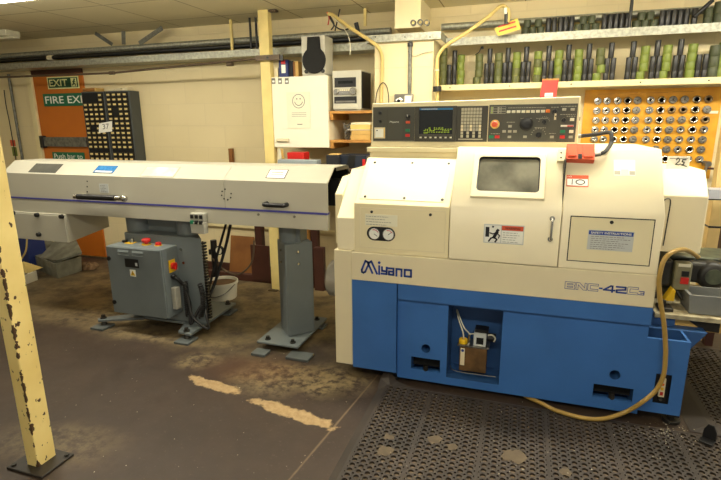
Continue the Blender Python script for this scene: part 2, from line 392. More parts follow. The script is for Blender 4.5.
    def build(s, name, parent=None, bevel=0.0, seg=2, smooth=True, loc=None):
        bmesh.ops.recalc_face_normals(s.bm, faces=s.bm.faces) if False else None
        me = bpy.data.meshes.new(name)
        base = Vector((0,0,0))
        if parent is not None:
            q = parent
            while q is not None: base += q.location; q = q.parent
        elif loc is not None: base = Vector(loc)
        for v in s.bm.verts: v.co -= base
        s.bm.to_mesh(me); s.bm.free()
        for m in s.mats: me.materials.append(m)
        if smooth:
            for p in me.polygons: p.use_smooth = True
            me.set_sharp_from_angle(angle=math.radians(38))
        o = bpy.data.objects.new(name, me); C.objects.link(o)
        if parent is not None: o.parent = parent
        elif loc is not None: o.location = loc
        if bevel:
            b = o.modifiers.new('bevel', 'BEVEL'); b.width = bevel; b.segments = seg; b.limit_method = 'ANGLE'; b.angle_limit = math.radians(40)
            w = o.modifiers.new('weighted', 'WEIGHTED_NORMAL'); w.keep_sharp = True
        return o

def tag(o, label, cat, group=None):
    o['label'] = label; o['category'] = cat
    if group: o['group'] = group
    return o
def thing(name, label, cat, loc, group=None):
    o = bpy.data.objects.new(name, None); o.empty_display_size = 0.1; C.objects.link(o); o.location = loc
    return tag(o, label, cat, group)
def one(mb, name, label, cat, loc, group=None, bevel=0.0):
    return tag(mb.build(name, None, bevel, loc=loc), label, cat, group)
def struct(mb, name, bevel=0.0):
    o = mb.build(name, None, bevel); o['kind'] = 'structure'; return o
def copy_at(src, loc, label, group):
    c = src.copy(); C.objects.link(c); c.location = loc; c['label'] = label; c['group'] = group; return c
XA, ZA = (1, 0, 0), (0, 0, 1)
ORD = ['first', 'second', 'third', 'fourth', 'fifth', 'sixth', 'seventh', 'eighth', 'ninth', 'tenth', 'eleventh', 'twelfth', 'thirteenth', 'fourteenth', 'fifteenth']

# ================================================================== THE ROOM
WALL, CEIL, WL = 4.55, 2.55, -6.7
f = struct(MB(floor_mat()).box(WL-.1, 3.2, -3.0, WALL+.1, -0.1, 0), 'floor')
struct(MB(ceiling_mat()).box(WL-.1, 3.2, -3.0, WALL+.1, CEIL, CEIL+.1), 'ceiling')
struct(MB(WALLM).box(WL, 3.2, WALL, WALL+.1, 0, CEIL), 'wall_back')
struct(MB(WALLM).box(WL-.1, WL, -3.0, WALL+.1, 0, CEIL), 'wall_left')
struct(MB(BROWN).box(-5.0+.3, -2.3, WALL-.02, WALL, 0, .09), 'baseboard_back', .003)
struct(MB(WALLTRIM).box(-3.6, -1.3, WALL-.03, WALL, .50, .53), 'trim_1', .003)
pl = struct(MB(WALLM).box(X(374.5,60,4.10), X(433.5,60,4.10), 4.10, WALL, 0, 2.235), 'wall_pillar', .004)

# fire door (a door in the back wall) with its push bar and frame
dx0, dx1 = X(36, 100, 4.53), X(84, 90, 4.53)
d = struct(MB(ORANGE).box(dx0, dx1, 4.53, 4.549, 0.02, 2.16), 'door_1', .003)
MB(BROWN).box(dx0-.03, dx1, 4.515, 4.549, 2.16, 2.26).build('door_head', d, .003)
MB(WALLTRIM).box(dx0-.07, dx0, 4.50, 4.549, 0, 2.26).build('door_frame', d, .004)
mb = MB(GALVDK).box(dx0+.05, dx1-.03, 4.49, 4.528, 1.345, 1.455).use(BLACK).box(dx0+.02, dx0+.07, 4.475, 4.528, 1.33, 1.47)
mb.build('push_bar', d, .004)

# signs on the door
def sign(name, label, u0, v0, u1, v1, y, base, paint, body, frame=None):
    x0, x1, z1, z0 = X(u0, v0, y), X(u1, v0, y), Z(u0, v0, y), Z(u0, v1, y)
    mb = MB(frame or base)
    mb.box(x0, x1, y, y+.004, z0, z1)
    if frame: mb.use(base).box(x0+.014, x1-.014, y-.001, y+.003, z0+.012, z1-.012)
    mb.use(paint)
    body(mb, x0, x1, z0, z1, y-.0015)
    return one(mb, name, label, 'sign', ((x0+x1)/2, y, (z0+z1)/2))
def exit_body(mb, x0, x1, z0, z1, y):
    w, h = x1-x0, z1-z0
    mb.text('EXIT', (x0+.03, y, z0+h*.22), XA, ZA, w*.58, h*.56, bold=.015)
    bx = x0+w*.76
    mb.face([(bx, y, z0+.02), (x1-.03, y, z0+.02), (x1-.03, y, z1-.02), (bx, y, z1-.02)])
    mb.use(GREEND)                                                  # running figure
    cx = bx+.045; y2 = y-.001
    mb.stroke([(cx+.012, y2, z1-.035), (cx+.011, y2, z1-.037)], .018)
    mb.stroke([(cx+.004, y2, z0+.085), (cx-.004, y2, z0+.058)], .018)
    mb.stroke([(cx-.004, y2, z0+.058), (cx+.018, y2, z0+.045), (cx+.016, y2, z0+.028)], .009)
    mb.stroke([(cx-.004, y2, z0+.058), (cx-.016, y2, z0+.04), (cx-.03, y2, z0+.036)], .009)
    mb.stroke([(cx+.004, y2, z0+.082), (cx+.022, y2, z0+.068)], .007); mb.stroke([(cx+.004, y2, z0+.082), (cx-.018, y2, z0+.074)], .007)
sign('exit_sign', 'small green EXIT sign with pale border and running figure, topmost on orange door', 46.5, 77.2, 78, 89.3, 4.52, GREEND, LUMI, exit_body, frame=LUMI)
sign('fire_exit_sign', 'wide green FIRE EXIT sign with white letters on the orange door', 42.5, 94, 91, 106.5, 4.52, GREENS, WHITE,
     lambda mb, x0, x1, z0, z1, y: mb.text('FIRE EXIT', (x0+.03, y, z0+.03), XA, ZA, x1-x0-.06, z1-z0-.06, bold=.01))
sign('push_bar_sign', 'small green push bar sign low on the orange door beneath its bar', 52, 152, 84, 165, 4.52, GREENS, WHITE,
     lambda mb, x0, x1, z0, z1, y: mb.text('Push bar to', (x0+.03, y, z1-.075), XA, ZA, (x1-x0)-.06, .056).text('open', (x0+.03, y, z0+.02), XA, ZA, .16, .04))

# left wall fittings
a, b = at(10.5, 85, y=4.52), at(22, 158, y=4.52)
one(MB(GALVDK).tube([((a.x+b.x)/2, 4.52, zc_) for zc_ in (2.18, 1.0, .05)], .016, smooth=False), 'wall_conduit', 'grey vertical conduit on the wall left of the orange door', 'pipe', (a.x, 4.52, .05))
p0, p1 = at(10, 140, y=4.545), at(16, 156, y=4.545)
mb = MB(REDO).box(p0.x-.005, p0.x+.075, 4.5455, 4.5495, Z(10,146,4.545), p0.z).use(LIME).box(p0.x+.005, p0.x+.08, 4.5455, 4.5495, p1.z, Z(10,147,4.545))
one(mb, 'notice_sticker', 'small red and green sticker on the wall left of the vertical conduit', 'sticker', (p0.x, 4.546, p1.z))
one(MB(BLACK).tube([at(4,90,y=4.535), at(6,105,y=4.535), at(10,125,y=4.535), at(16,160,y=4.535)], .005), 'wall_cable', 'thin dark cable hanging on the wall left of the vertical conduit', 'cable', at(10,125,y=4.535).to_tuple())

# ceiling lights: two in view, the rest unseen and added to light the room
def batten(x0, x1, yc, label, power):
    t = thing('ceiling_light', label, 'light', ((x0+x1)/2, yc, CEIL), 'ceiling batten lights')
    MB(WHITEB).box(x0, x1, yc-.05, yc+.05, CEIL-.05, CEIL-.001).build('housing', t, .004)
    MB(M('lamp_diffuser', (255, 248, 228), 0.5, var=0.0, emit=power*.4)).prism([(x0+.03, yc-.08, CEIL-.075), (x0+.03, yc-.06, CEIL-.105), (x0+.03, yc+.06, CEIL-.105), (x0+.03, yc+.08, CEIL-.075), (x0+.03, yc+.06, CEIL-.052), (x0+.03, yc-.06, CEIL-.052)], (x1-x0-.06, 0, 0)).build('diffuser', t)
    if power:
        l = bpy.data.lights.new('tube_light', 'AREA'); l.shape = 'RECTANGLE'; l.size = x1-x0; l.size_y = .16; l.energy = power*.3; l.color = (1, .94, .77)
        lo = bpy.data.objects.new('tube_light', l); C.objects.link(lo); lo.location = ((x0+x1)/2, yc, CEIL-.11)
    return t
batten(-4.8, -3.2, 2.77, 'bright fluorescent ceiling light at the upper left corner above the feeder', 36)
LIGHTS = [(-1.2, 0.8, 3.1, 'unseen fluorescent ceiling light above the lathe', 62),
          (1.0, 2.6, 3.2, 'unseen fluorescent ceiling light above the right end of the lathe', 60),
          (-1.0, 1.0, 0.3, 'unseen ceiling light added over the aisle as fill for the lathe front', 72),
          (-3.3, -1.7, 2.7, 'unseen ceiling light added above the bar feeder to brighten the wall', 46)]
for a_ in LIGHTS: batten(*a_)
t = thing('ceiling_light', 'unlit slim ceiling light at the left edge near the back wall', 'light', (-5.25, 4.05, CEIL), 'ceiling batten lights')
MB(WHITEB).box(-5.5, -5.1, 3.98, 4.14, CEIL-.06, CEIL-.001).build('housing', t, .01)
MB(WHITEB).box(-5.5, -5.06, 4.02, 4.10, CEIL-.085, CEIL-.061).build('diffuser', t, .01)

# ================================================================== YELLOW COLUMN IN FRONT
t = thing('steel_column', 'chipped yellow square steel column with black floor plate at the left edge', 'column', (-2.15, 1.48, 0))
mb = MB(CHIPPED); a, b, c = at(26.4, 465, z=.012), at(38.8, 466.8, z=.012), at(52.2, 453.8, z=.012)
px0, px1, py0, py1 = a.x, b.x+.002, (a.y+b.y)/2, c.y
for k in range(14):
    z0, z1 = .012+k*.1812, .012+(k+1)*.1812
    mb.vf([(px0,py0,z0),(px1,py0,z0),(px1,py1,z0),(px0,py1,z0),(px0,py0,z1),(px1,py0,z1),(px1,py1,z1),(px0,py1,z1)],
          [(0,1,5,4),(1,2,6,5),(2,3,7,6),(3,0,4,7)])
bmesh.ops.remove_doubles(mb.bm, verts=mb.bm.verts, dist=.0005)
mb.build('shaft', t, .004)
MB(M('black_floor_plate', (44, 38, 32), 0.5, var=.35, scale=14)).box(-2.245, -2.022, 1.398, 1.575, 0.001, .013).build('base_plate', t, .003)
for bx, by in ((-2.225, 1.55), (-2.04, 1.55), (-2.222, 1.418)):
    MB(STEELDK).cyl((bx, by, .013), (bx, by, .022), .011, seg=6).build('bolt', t)

# ================================================================== LATHE
LT = thing('cnc_lathe', 'large cream and blue computer-controlled lathe standing behind the rubber mat', 'machine', (0, 3.2, 0))
YF, YP = 2.72, 2.745
# blue base
mb = MB(BLUE)
mb.box(-.951, -.668, YF, 3.65, .075, .6605)
mb.box(-.660, .684, YF, 3.65, .565, .6605)
mb.panel(YP, -.664, .684, .036, .565,
         rects=[(-.36, -.05, .085, .55, .20), (-.578, -.399, .070, .19, .13), (.454, .652, .066, .18, .13)],
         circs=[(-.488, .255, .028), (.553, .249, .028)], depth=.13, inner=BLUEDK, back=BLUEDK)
mb.panel(YP, .684, .884, .060, .485, rects=[(.748, .822, .12, .29, .02)], inner=BLACK, back=BLACK)
mb.vf([(.884,YP,.060),(.884,2.90,.060),(.884,2.90,.485),(.884,YP,.485)], [(0,1,2,3)])
mb.vf([(-.664,YP,.036),(.684,YP,.036),(.684,2.9,.036),(-.664,2.9,.036)], [(0,3,2,1)])
mb.vf([(-.664,YP,.565),(-.664,YP,.036),(-.664,YF+.001,.072),(-.664,YF+.001,.565)], [(0,1,2,3)])
# swarf slot in the top of the base, right-hand end
zt = .485
mb.face([(.684,YP,zt),(.884,YP,zt),(.884,YP+.018,zt),(.684,YP+.018,zt)]); mb.face([(.872,YP+.018,zt),(.884,YP+.018,zt),(.884,2.9,zt),(.872,2.9,zt)])
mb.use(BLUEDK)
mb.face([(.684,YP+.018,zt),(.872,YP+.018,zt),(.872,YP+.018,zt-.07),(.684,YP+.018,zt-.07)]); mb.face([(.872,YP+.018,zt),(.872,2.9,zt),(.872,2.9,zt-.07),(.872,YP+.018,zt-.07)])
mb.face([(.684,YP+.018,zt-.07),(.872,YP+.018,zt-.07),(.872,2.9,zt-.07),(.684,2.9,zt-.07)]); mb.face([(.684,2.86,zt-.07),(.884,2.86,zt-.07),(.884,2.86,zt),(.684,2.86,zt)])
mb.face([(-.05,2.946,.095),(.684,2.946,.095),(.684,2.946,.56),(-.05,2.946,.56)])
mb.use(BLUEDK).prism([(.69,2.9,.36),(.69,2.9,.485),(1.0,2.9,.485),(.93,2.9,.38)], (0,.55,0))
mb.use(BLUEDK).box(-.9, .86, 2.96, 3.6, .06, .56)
# pale wear line on the sill of the recess, lower lips of the fork pockets
mb.use(BLUE).box(-.578, -.399, YP+.001, YP+.02, .070, .105).box(.454, .652, YP+.001, YP+.02, .066, .100)
mb.use(BLACKM).box(-.5785, -.3985, YP+.07, YP+.075, .106, .1895).box(.4535, .6525, YP+.07, YP+.075, .101, .1795)  # black sheets painting in the shade deep in the fork pockets
mb.build('base_cabinet', LT)
for bx, bz in ((-.488, .125), (.553, .12)):
    MB(STEELDK).cyl((bx, YP+.015, bz-.02), (bx, YP+.015, bz+.012), .016, seg=8).cyl((bx, YP-.002, bz-.012), (bx, YP+.03, bz-.012), .011, seg=8).build('fork_pin', LT)
for bx, by in ((-.70, 2.80), (.86, 2.79)):
    MB(STEELDK).cyl((bx, by, .0), (bx, by, .02), .045).cyl((bx, by, .02), (bx, by, .075), .018, seg=8).box(bx-.03, bx+.03, by-.03, by+.03, .04, .06).build('levelling_foot', LT, .002)
# sight gauge in the slot
MB(CREAMLO).box(.772, .800, YP+.004, YP+.014, .155, .262).use(RED).box(.779, .793, YP+.002, YP+.005, .165, .185).use(YELLOW).box(.779, .793, YP+.002, YP+.005, .195, .212).use(ORANGEB).box(.779, .793, YP+.002, YP+.005, .222, .235).use(STEEL).cyl((.786, YP, .275), (.786, YP+.018, .275), .008).cyl((.786, YP, .14), (.786, YP+.018, .14), .008).build('level_gauge', LT)
# cream band, side covers
MB(CREAMLO).box(-.9505, .684, YF-.003, 3.66, .661, .837).build('front_band', LT, .004)
MB(CREAMLO).box(-1.068, -.953, YF+.002, 3.6, .085, .842).build('left_leg_cover', LT, .005)
MB(CREAM).profx([(2.735,.843),(2.735,1.04),(3.014,1.307),(3.55,1.307),(3.55,.843)], -1.048, -.938).build('left_end_cover', LT, .004)
MB(CREAM2).profx([(2.844,.85),(2.844,1.166),(2.984,1.262),(3.45,1.262),(3.45,.85)], -1.10, -1.0485).build('spindle_cover', LT, .004)
# spindle motor drum seen in the gap
MB(M('brushed_drum', (176, 172, 162), .4, .35, var=.1)).lathe([(.0,0),(.11,0),(.135,.02),(.135,.24),(.0,.24)], (-1.33, 3.3, .46), (1,0,0), 28).use(STEELDK).cyl((-1.333, 3.3, .46), (-1.329, 3.3, .46), .05).build('motor_drum', LT)
# hood with its screwed panels
MB(CREAM2).profx([(2.73,.838),(2.73,1.134),(3.005,1.382),(3.65,1.382),(3.65,.838)], -.937, -.372).build('hood', LT, .004)
def slope(p0, p1):
    a, b = Vector((0,)+p0), Vector((0,)+p1); d = b-a
    return (lambda x, s, o=0.0: Vector((x, a.y+d.y*s, a.z+d.z*s)) + Vector((0, -d.z, d.y)).normalized()*o), d.normalized(), d.length
HS, hd, hl = slope((2.73,1.134), (3.005,1.382))
hp = MB(CREAM).plate(HS(-.908, .09), XA, hd, .50, hl*.86, .003).build('hood_panel', LT, .001)
for x, s in ((-.878,.88),(-.64,.885),(-.42,.885),(-.878,.135),(-.64,.135),(-.42,.135)):
    MB(STEELDK).cyl(HS(x, s, .002), HS(x, s, .006), .0085, seg=10).build('screw', hp)
gp = MB(CREAM2).panel(YF+.006, -.898, -.392, .872, 1.108).box(-.898, -.392, YF+.007, YF+.012, .872, 1.108).build('gauge_panel', LT)
MB(CREAMLO).box(-.900, -.897, YF+.0045, YF+.007, .87, 1.11).box(-.395, -.392, YF+.0045, YF+.007, .87, 1.11).box(-.897, -.395, YF+.0045, YF+.007, 1.107, 1.11).box(-.897, -.395, YF+.0045, YF+.007, .87, .873).build('panel_edge', gp)
for x in (-.825, -.478): MB(STEELDK).cyl((x, YF+.006, 1.088), (x, YF+.001, 1.088), .0085, seg=10).build('screw', gp)
# stadium recess with two gauges
st = []
for i in range(13): st.append((-.812-.044*math.sin(PI*i/12), .958+.042*math.cos(PI*i/12)))
for i in range(13): st.append((-.726+.044*math.sin(PI*i/12), .958-.042*math.cos(PI*i/12)))
MB(BLACKM).prism([(x, YF+.0045, z) for x, z in st], (0, .003, 0)).build('gauge_recess', gp)
for x, an in ((-.808, -.6), (-.722, .7)):
    mb = MB(CHROME).lathe([(.036,.0),(.036,.006),(.031,.007),(.031,.004),(0,.004)], (x, YF+.004, .957), (0,-1,0), 24)
    mb.use(WHITE).cyl((x, YF-.001, .957), (x, YF-.0015, .957), .031, seg=24)
    mb.use(RED)
    for k in range(7):
        q = PI*.15+k*.22; mb.face([(x+.028*math.cos(q), YF-.002, .957+.028*math.sin(q)), (x+.028*math.cos(q+.2), YF-.002, .957+.028*math.sin(q+.2)), (x+.023*math.cos(q+.2), YF-.002, .957+.023*math.sin(q+.2)), (x+.023*math.cos(q), YF-.002, .957+.023*math.sin(q))])
    mb.use(INKDK).stroke([(x, YF-.0022, .957), (x+.022*math.cos(an), YF-.0022, .957+.022*math.sin(an))], .003, t=.001)
    mb.build('pressure_gauge', gp)
def label_lines(mb, x0, x1, z0, z1, y, rows, ind=.006, th=.003):
    for i in range(rows):
        z = z1-(i+.7)*(z1-z0)/rows; w = (x1-x0-2*ind)*random.uniform(.6, 1)
        q = x0+ind
        while q < x0+ind+w:
            l = random.uniform(.008, .022); e = min(q+l, x0+ind+w)
            mb.face([(q, y, z-th/2), (e, y, z-th/2), (e, y, z+th/2), (q, y, z+th/2)]); q = e+.004
mb = MB(PAPERF).box(-.865, -.67, YF+.003, YF+.006, 1.006, 1.074).use(INK); label_lines(mb, -.865, -.67, 1.008, 1.072, YF+.0022, 4, th=.0025)
mb.build('instruction_label', gp)

# sliding door
DS, dd, dl = slope((2.712,1.147), (2.945,1.455))
dr = MB(CREAM).profx([(2.712,.842),(2.712,1.147),(2.945,1.455),(2.985,1.455),(2.985,.842)], -.366, .2095).build('sliding_door', LT, .004)
nd = Vector((0, -dd.z, dd.y))
mb = MB(CREAM)   # raised window surround: bevelled ring
x0, x1, s0, s1 = -.262, .118, .145, .875
def rr(xa, xb, sa, sb, r, o, n=5):
    pts = []; rs = r/dl
    for cx, cs, q in ((xb-r, sb-rs, 0), (xa+r, sb-rs, PI/2), (xa+r, sa+rs, PI), (xb-r, sa+rs, 1.5*PI)):
        for i in range(n):
            t_ = q+PI/2*i/(n-1); pts.append(DS(cx+r*math.cos(t_), cs+rs*math.sin(t_), o))
    return pts
rings = [rr(x0-.004, x1+.004, s0-.01, s1+.01, .006, 0), rr(x0, x1, s0, s1, .006, .018), rr(x0+.012, x1-.012, s0+.04, s1-.04, .012, .020), rr(-.236, .092, .235, .81, .022, .018), rr(-.232, .088, .243, .80, .02, .003)]
n = len(rings[0]); vv = [p for r in rings for p in r]
mb.vf(vv, [(k*n+i, k*n+(i+1) % n, (k+1)*n+(i+1) % n, (k+1)*n+i) for k in range(len(rings)-1) for i in range(n)])
mb.build('window_frame', dr)
mb = MB(BLACK); r1, r2 = rr(-.236, .092, .235, .81, .022, .0175), rr(-.229, .085, .255, .79, .018, .006)
mb.vf(r1+r2, [(i, (i+1) % n, (i+1) % n+n, i+n) for i in range(n)]).build('window_seal', dr)
MB(GLASSD).face(rr(-.232, .088, .243, .80, .02, .005)) and None
mb = MB(GLASSD); mb.face(rr(-.232, .088, .243, .80, .02, .005)); mb.build('window_pane', dr, smooth=False)
MB(CHROME).tube([(.165, 2.712, 1.103), (.165, 2.682, 1.098), (.1645, 2.678, 1.085), (.164, 2.678, 1.01), (.163, 2.682, .998), (.163, 2.712, .993)], .0065, sub=4).cyl((.165, 2.712, 1.103), (.165, 2.704, 1.103), .013).cyl((.163, 2.712, .993), (.163, 2.704, .993), .013).build('door_handle', dr)
mb = MB(GREYLAB).box(-.179, .031, 2.709, 2.7115, .951, 1.056).use(WHITE).box(-.174, -.089, 2.7082, 2.709, .956, 1.051).box(-.085, .026, 2.7082, 2.709, .956, 1.024)
mb.use(REDO).box(-.085, .026, 2.708, 2.709, 1.026, 1.051).use(INKDK)
mb.text('WARNING', (-.068, 2.7075, 1.032), XA, ZA, .078, .013, bold=.02)
yy = 2.7075     # struck figure pictogram
mb.box(-.170, -.150, yy, yy+.001, .985, 1.040); mb.stroke([(-.132, yy, 1.043), (-.131, yy, 1.0425)], .009)
mb.stroke([(-.106, yy, 1.024), (-.1055, yy, 1.0235)], .015); mb.stroke([(-.110, yy, 1.012), (-.124, yy, .985)], .016)
mb.stroke([(-.112, yy, 1.010), (-.130, yy, 1.003), (-.146, yy, 1.008)], .006); mb.stroke([(-.108, yy, 1.008), (-.095, yy, .995), (-.099, yy, .982)], .006)
mb.stroke([(-.122, yy, .985), (-.108, yy, .973), (-.116, yy, .960)], .008); mb.stroke([(-.125, yy, .985), (-.140, yy, .978), (-.150, yy, .962)], .008)
mb.use(INK); label_lines(mb, -.082, .024, .958, 1.022, yy, 5, .004, .0022)
mb.build('warning_label', dr)
# body behind the door, right cover
MB(CREAMLO).box(-.371, .2125, 2.987, 3.65, .838, 1.44).build('rear_body', LT)
MB(BLACKM).box(.2098, .2128, 2.76, 2.985, .842, 1.40).build('door_gap', LT)
rc = MB(CREAM).profx([(2.72,.838),(2.72,1.145),(2.952,1.452),(3.65,1.452),(3.65,.838)], .213, .681).build('right_cover', LT, .004)
RS, rd, rl = slope((2.72,1.145), (2.952,1.452))
# lower access panel on the right cover, with lock and safety plate
mb = MB(BLACKM).box(.253, .642, YF-.001, YF+.001, .880, 1.122)
mb.use(CREAM2).box(.258, .637, YF-.0035, YF-.0005, .885, 1.1165)
ap = mb.build('access_panel', LT)
MB(STEELDK).cyl((.447, YF-.003, 1.098), (.447, YF-.008, 1.098), .009, seg=14).build('lock', ap)
mb = MB(GREYLAB).box(.344, .555, YF-.006, YF-.0036, .950, 1.054).use(NAVY).box(.347, .552, YF-.0068, YF-.006, 1.030, 1.051)
mb.use(WHITE).text('SAFETY INSTRUCTIONS', (.356, YF-.0075, 1.035), XA, ZA, .187, .011, bold=.02)
mb.use(INK); label_lines(mb, .350, .550, .954, 1.028, YF-.0066, 7, .008, .0025)
mb.build('safety_plate', ap)
# sticker reading 10, rating plate
nr = Vector((0, -rd.z, rd.y))
mb = MB(REDO).plate(RS(.226, .38), XA, rd, .108, rl*.18, .0015)
mb.use(WHITE).plate(RS(.230, .395, .0014), XA, rd, .100, rl*.105, .0008)
mb.use(WHITE).text('10', RS(.232, .525, .0016), XA, rd, .02, .008)
mb.use(INKDK).stroke([RS(.254, .413, .0024), RS(.255, .487, .0024)], .0045, n=nr, t=.0006)
ov = [RS(.294+.021*math.cos(2*PI*i/14), .45+.036*math.sin(2*PI*i/14), .0024) for i in range(14)]
mb.stroke(ov, .005, n=nr, t=.0006, closed=True); mb.build('asset_sticker', LT)
mb = MB(PAPER).plate(RS(.455, .57), XA, rd, .10, rl*.25, .0015).use(GREYB).plate(RS(.457, .585, .0014), XA, rd, .028, rl*.06, .0005).plate(RS(.527, .585, .0014), XA, rd, .026, rl*.06, .0005)
mb.use(GREYLAB).plate(RS(.488, .58, .0014), XA, rd, .036, rl*.09, .0005).plate(RS(.470, .76, .0014), XA, rd, .07, .004, .0004).plate(RS(.475, .72, .0014), XA, rd, .06, .004, .0004)
mb.build('rating_plate', LT)
# red-orange interlock switch, its cream actuator and armoured cable
sw = MB(REDO).prism([RS(.220, .76, .002), RS(.357, .75, .002), RS(.357, 1.01, .002), RS(.220, 1.01, .002)], nr*.038)
sw.use(REDO).prism([RS(.226, .80, .04), RS(.268, .80, .04), RS(.268, .98, .04), RS(.226, .98, .04)], nr*.006).prism([RS(.302, .79, .04), RS(.350, .79, .04), RS(.350, .98, .04), RS(.302, .98, .04)], nr*.006)
sw.use(BLACK).prism([RS(.276, .76, .04), RS(.296, .76, .04), RS(.296, .84, .04), RS(.276, .84, .04)], nr*.003)
sw = sw.build('interlock_switch', LT, .003)
mb = MB(CREAMLO).prism([RS(.174, .74, .002), RS(.212, .74, .002), RS(.212, .93, .002), RS(.174, .93, .002)], nr*.03).use(BLACK)
for s_ in (.79, .87): mb.cyl(RS(.193, s_, .032), RS(.193, s_, .034), .005)
mb.build('interlock_key', LT, .003)
c0 = RS(.360, .86, .024)
MB(STEEL).cyl(c0, c0+Vector((.028, 0, .004)), .012).use(RUBBER).tube([c0+Vector((.02, 0, .004)), c0+Vector((.05, .02, .015)), c0+Vector((.085, .10, .05)), (.45, 3.02, 1.505), (.44, 3.04, 1.535), (.38, 3.06, 1.525), (.295, 3.07, 1.515)], .011).use(STEEL).cyl((.30, 3.07, 1.516), (.283, 3.07, 1.515), .013).build('armoured_cable', LT)
# control ledge and console
MB(CREAM2).box(-.945, -.367, 3.015, 3.4, 1.418, 1.446).box(-.93, .2, 3.035, 3.4, 1.382, 1.418).build('console_ledge', LT, .003)
Y0 = 3.05
cs = MB(CREAM2).prism([(-.928, Y0, 1.447), (.286, Y0, 1.447), (.279, Y0, 1.730), (-.918, Y0, 1.713)], (0, .26, 0)).build('control_console', LT, .004)
MB(BLACKM).box(.281, .287, 3.065, 3.075, 1.60, 1.62).build('cable_slot', cs)
mb = MB(PANELG).box(-.913, -.648, Y0-.003, Y0+.002, 1.482, 1.690).use(BEZEL).box(-.822, -.716, Y0-.0042, Y0-.003, 1.490, 1.680).use(PANELG).box(-.819, -.719, Y0-.005, Y0-.004, 1.493, 1.677).use(GREYB).box(-.91, -.65, Y0-.004, Y0-.003, 1.4845, 1.486).use(WHITE).text('Miyano', (-.803, Y0-.0055, 1.592), XA, ZA, .058, .014)
mb.build('control_panel', cs)
mb = MB(PANELG).box(-.207, .268, Y0-.003, Y0+.002, 1.482, 1.692).use(BEZEL).box(.1735, .1755, Y0-.004, Y0-.003, 1.484, 1.690).box(-.0365, -.0345, Y0-.004, Y0-.003, 1.49, 1.63).box(-.132, -.130, Y0-.004, Y0-.003, 1.49, 1.63)
mb.use(GREYB).box(-.205, .17, Y0-.004, Y0-.003, 1.4845, 1.486)
mb.use(GREYB)     # printed legends
for x0, x1, z in ((-.1, .1, 1.672), (-.105, -.06, 1.592), (-.03, .03, 1.612), (.05, .11, 1.560), (.13, .17, 1.672), (.18, .26, 1.676), (.18, .26, 1.632), (.215, .26, 1.622), (-.19, -.14, 1.527), (.055, .115, 1.612), (.13, .165, 1.528)):
    q = x0
    while q < x1:
        e = min(q+random.uniform(.006, .014), x1); mb.face([(q, Y0-.0036, z), (e, Y0-.0036, z), (e, Y0-.0036, z+.0035), (q, Y0-.0036, z+.0035)]); q = e+.003
for cx, cz, r in ((.073, 1.52, .036), (.099, 1.594, .026)):
    for k in range(9):
        q = PI*(.05+.9*k/8); mb.face([(cx+r*math.cos(q), Y0-.0036, cz+r*math.sin(q)), (cx+r*math.cos(q+.1), Y0-.0036, cz+r*math.sin(q+.1)), (cx+(r+.005)*math.cos(q+.1), Y0-.0036, cz+(r+.005)*math.sin(q+.1)), (cx+(r+.005)*math.cos(q), Y0-.0036, cz+(r+.005)*math.sin(q))])
mb.use(WHITE).box(.188, .255, Y0-.0045, Y0-.003, 1.567, 1.577).use(RED).box(.222, .254, Y0-.005, Y0-.004, 1.5675, 1.5745)
mb.build('control_panel', cs)
mb = MB(BEZEL).panel(Y0-.012, -.645, -.393, 1.482, 1.690, rects=[(-.618, -.415, 1.527, 1.680, .006)], inner=BLACK, back=SCREEN)
mb.use(BEZEL).vf([(-.645,Y0-.012,1.482),(-.393,Y0-.012,1.482),(-.393,Y0-.012,1.690),(-.645,Y0-.012,1.690),(-.645,Y0,1.482),(-.393,Y0,1.482),(-.393,Y0,1.690),(-.645,Y0,1.690)], [(0,4,5,1),(1,5,6,2),(2,6,7,3),(3,7,4,0)])
ys = Y0-.0065
mb.use(SCRBLUE).face([(-.617, ys, 1.669), (-.416, ys, 1.669), (-.416, ys, 1.679), (-.617, ys, 1.679)])
mb.use(WHITE)
for k in range(9): mb.face([(-.605+k*.011, ys-.0004, 1.672), (-.597+k*.011, ys-.0004, 1.672), (-.597+k*.011, ys-.0004, 1.676), (-.605+k*.011, ys-.0004, 1.676)])
mb.use(SCRTXT)
for r_, z in enumerate((1.562, 1.554, 1.546, 1.537)):
    q = -.59+.01*(r_ % 2)
    while q < -.43:
        e = q+random.uniform(.004, .013)
        if random.random() < .75: mb.face([(q, ys, z-.0025), (e, ys, z-.0025), (e, ys, z+.003+random.random()*.004), (q, ys, z+.003)])
        q = e+random.uniform(.003, .008)
mb.face([(-.59, ys, 1.531), (-.565, ys, 1.531), (-.565, ys, 1.537), (-.59, ys, 1.537)])
mb.use(WHITEB)
for k in range(7): x = -.606+k*.0305; mb.box(x-.006, x+.006, Y0-.016, Y0-.012, 1.502, 1.511)
mb.build('display_unit', cs)
mb = MB(BEZEL).box(-.392, -.212, Y0-.008, Y0, 1.482, 1.688).use(GREYB).box(-.378, -.236, Y0-.010, Y0-.008, 1.493, 1.500)
mb.use(BLACK).box(-.368, -.243, Y0-.009, Y0-.008, 1.503, 1.678)
for r_ in range(9):
    for c_ in range(7):
        x = -.3655+c_*.0173; z = 1.6605-r_*.0193
        k = KEYS
        if r_ >= 7 and c_ in (1, 3, 5): k = BLACK
        elif r_ in (5, 6): k = GREYB if c_ % 3 else CREAMLO
        mb.use(k).box(x, x+.0145, Y0-.013, Y0-.008, z, z+.0165)
mb.build('keypad', cs)
def button(name, x, z, w, h, m, d=.008): return MB(m).box(x-w/2, x+w/2, Y0-.003-d, Y0-.003, z-h/2, z+h/2).build(name, cs, .001)
for i, x in enumerate((-.098, -.0705, -.0435, -.017, .008, .0345, .061, .088)): button('push_button', x, 1.652, .020, .014, CREAMLO if i == 4 else WHITEB)
button('orange_button', .114, 1.653, .022, .016, ORANGEB)
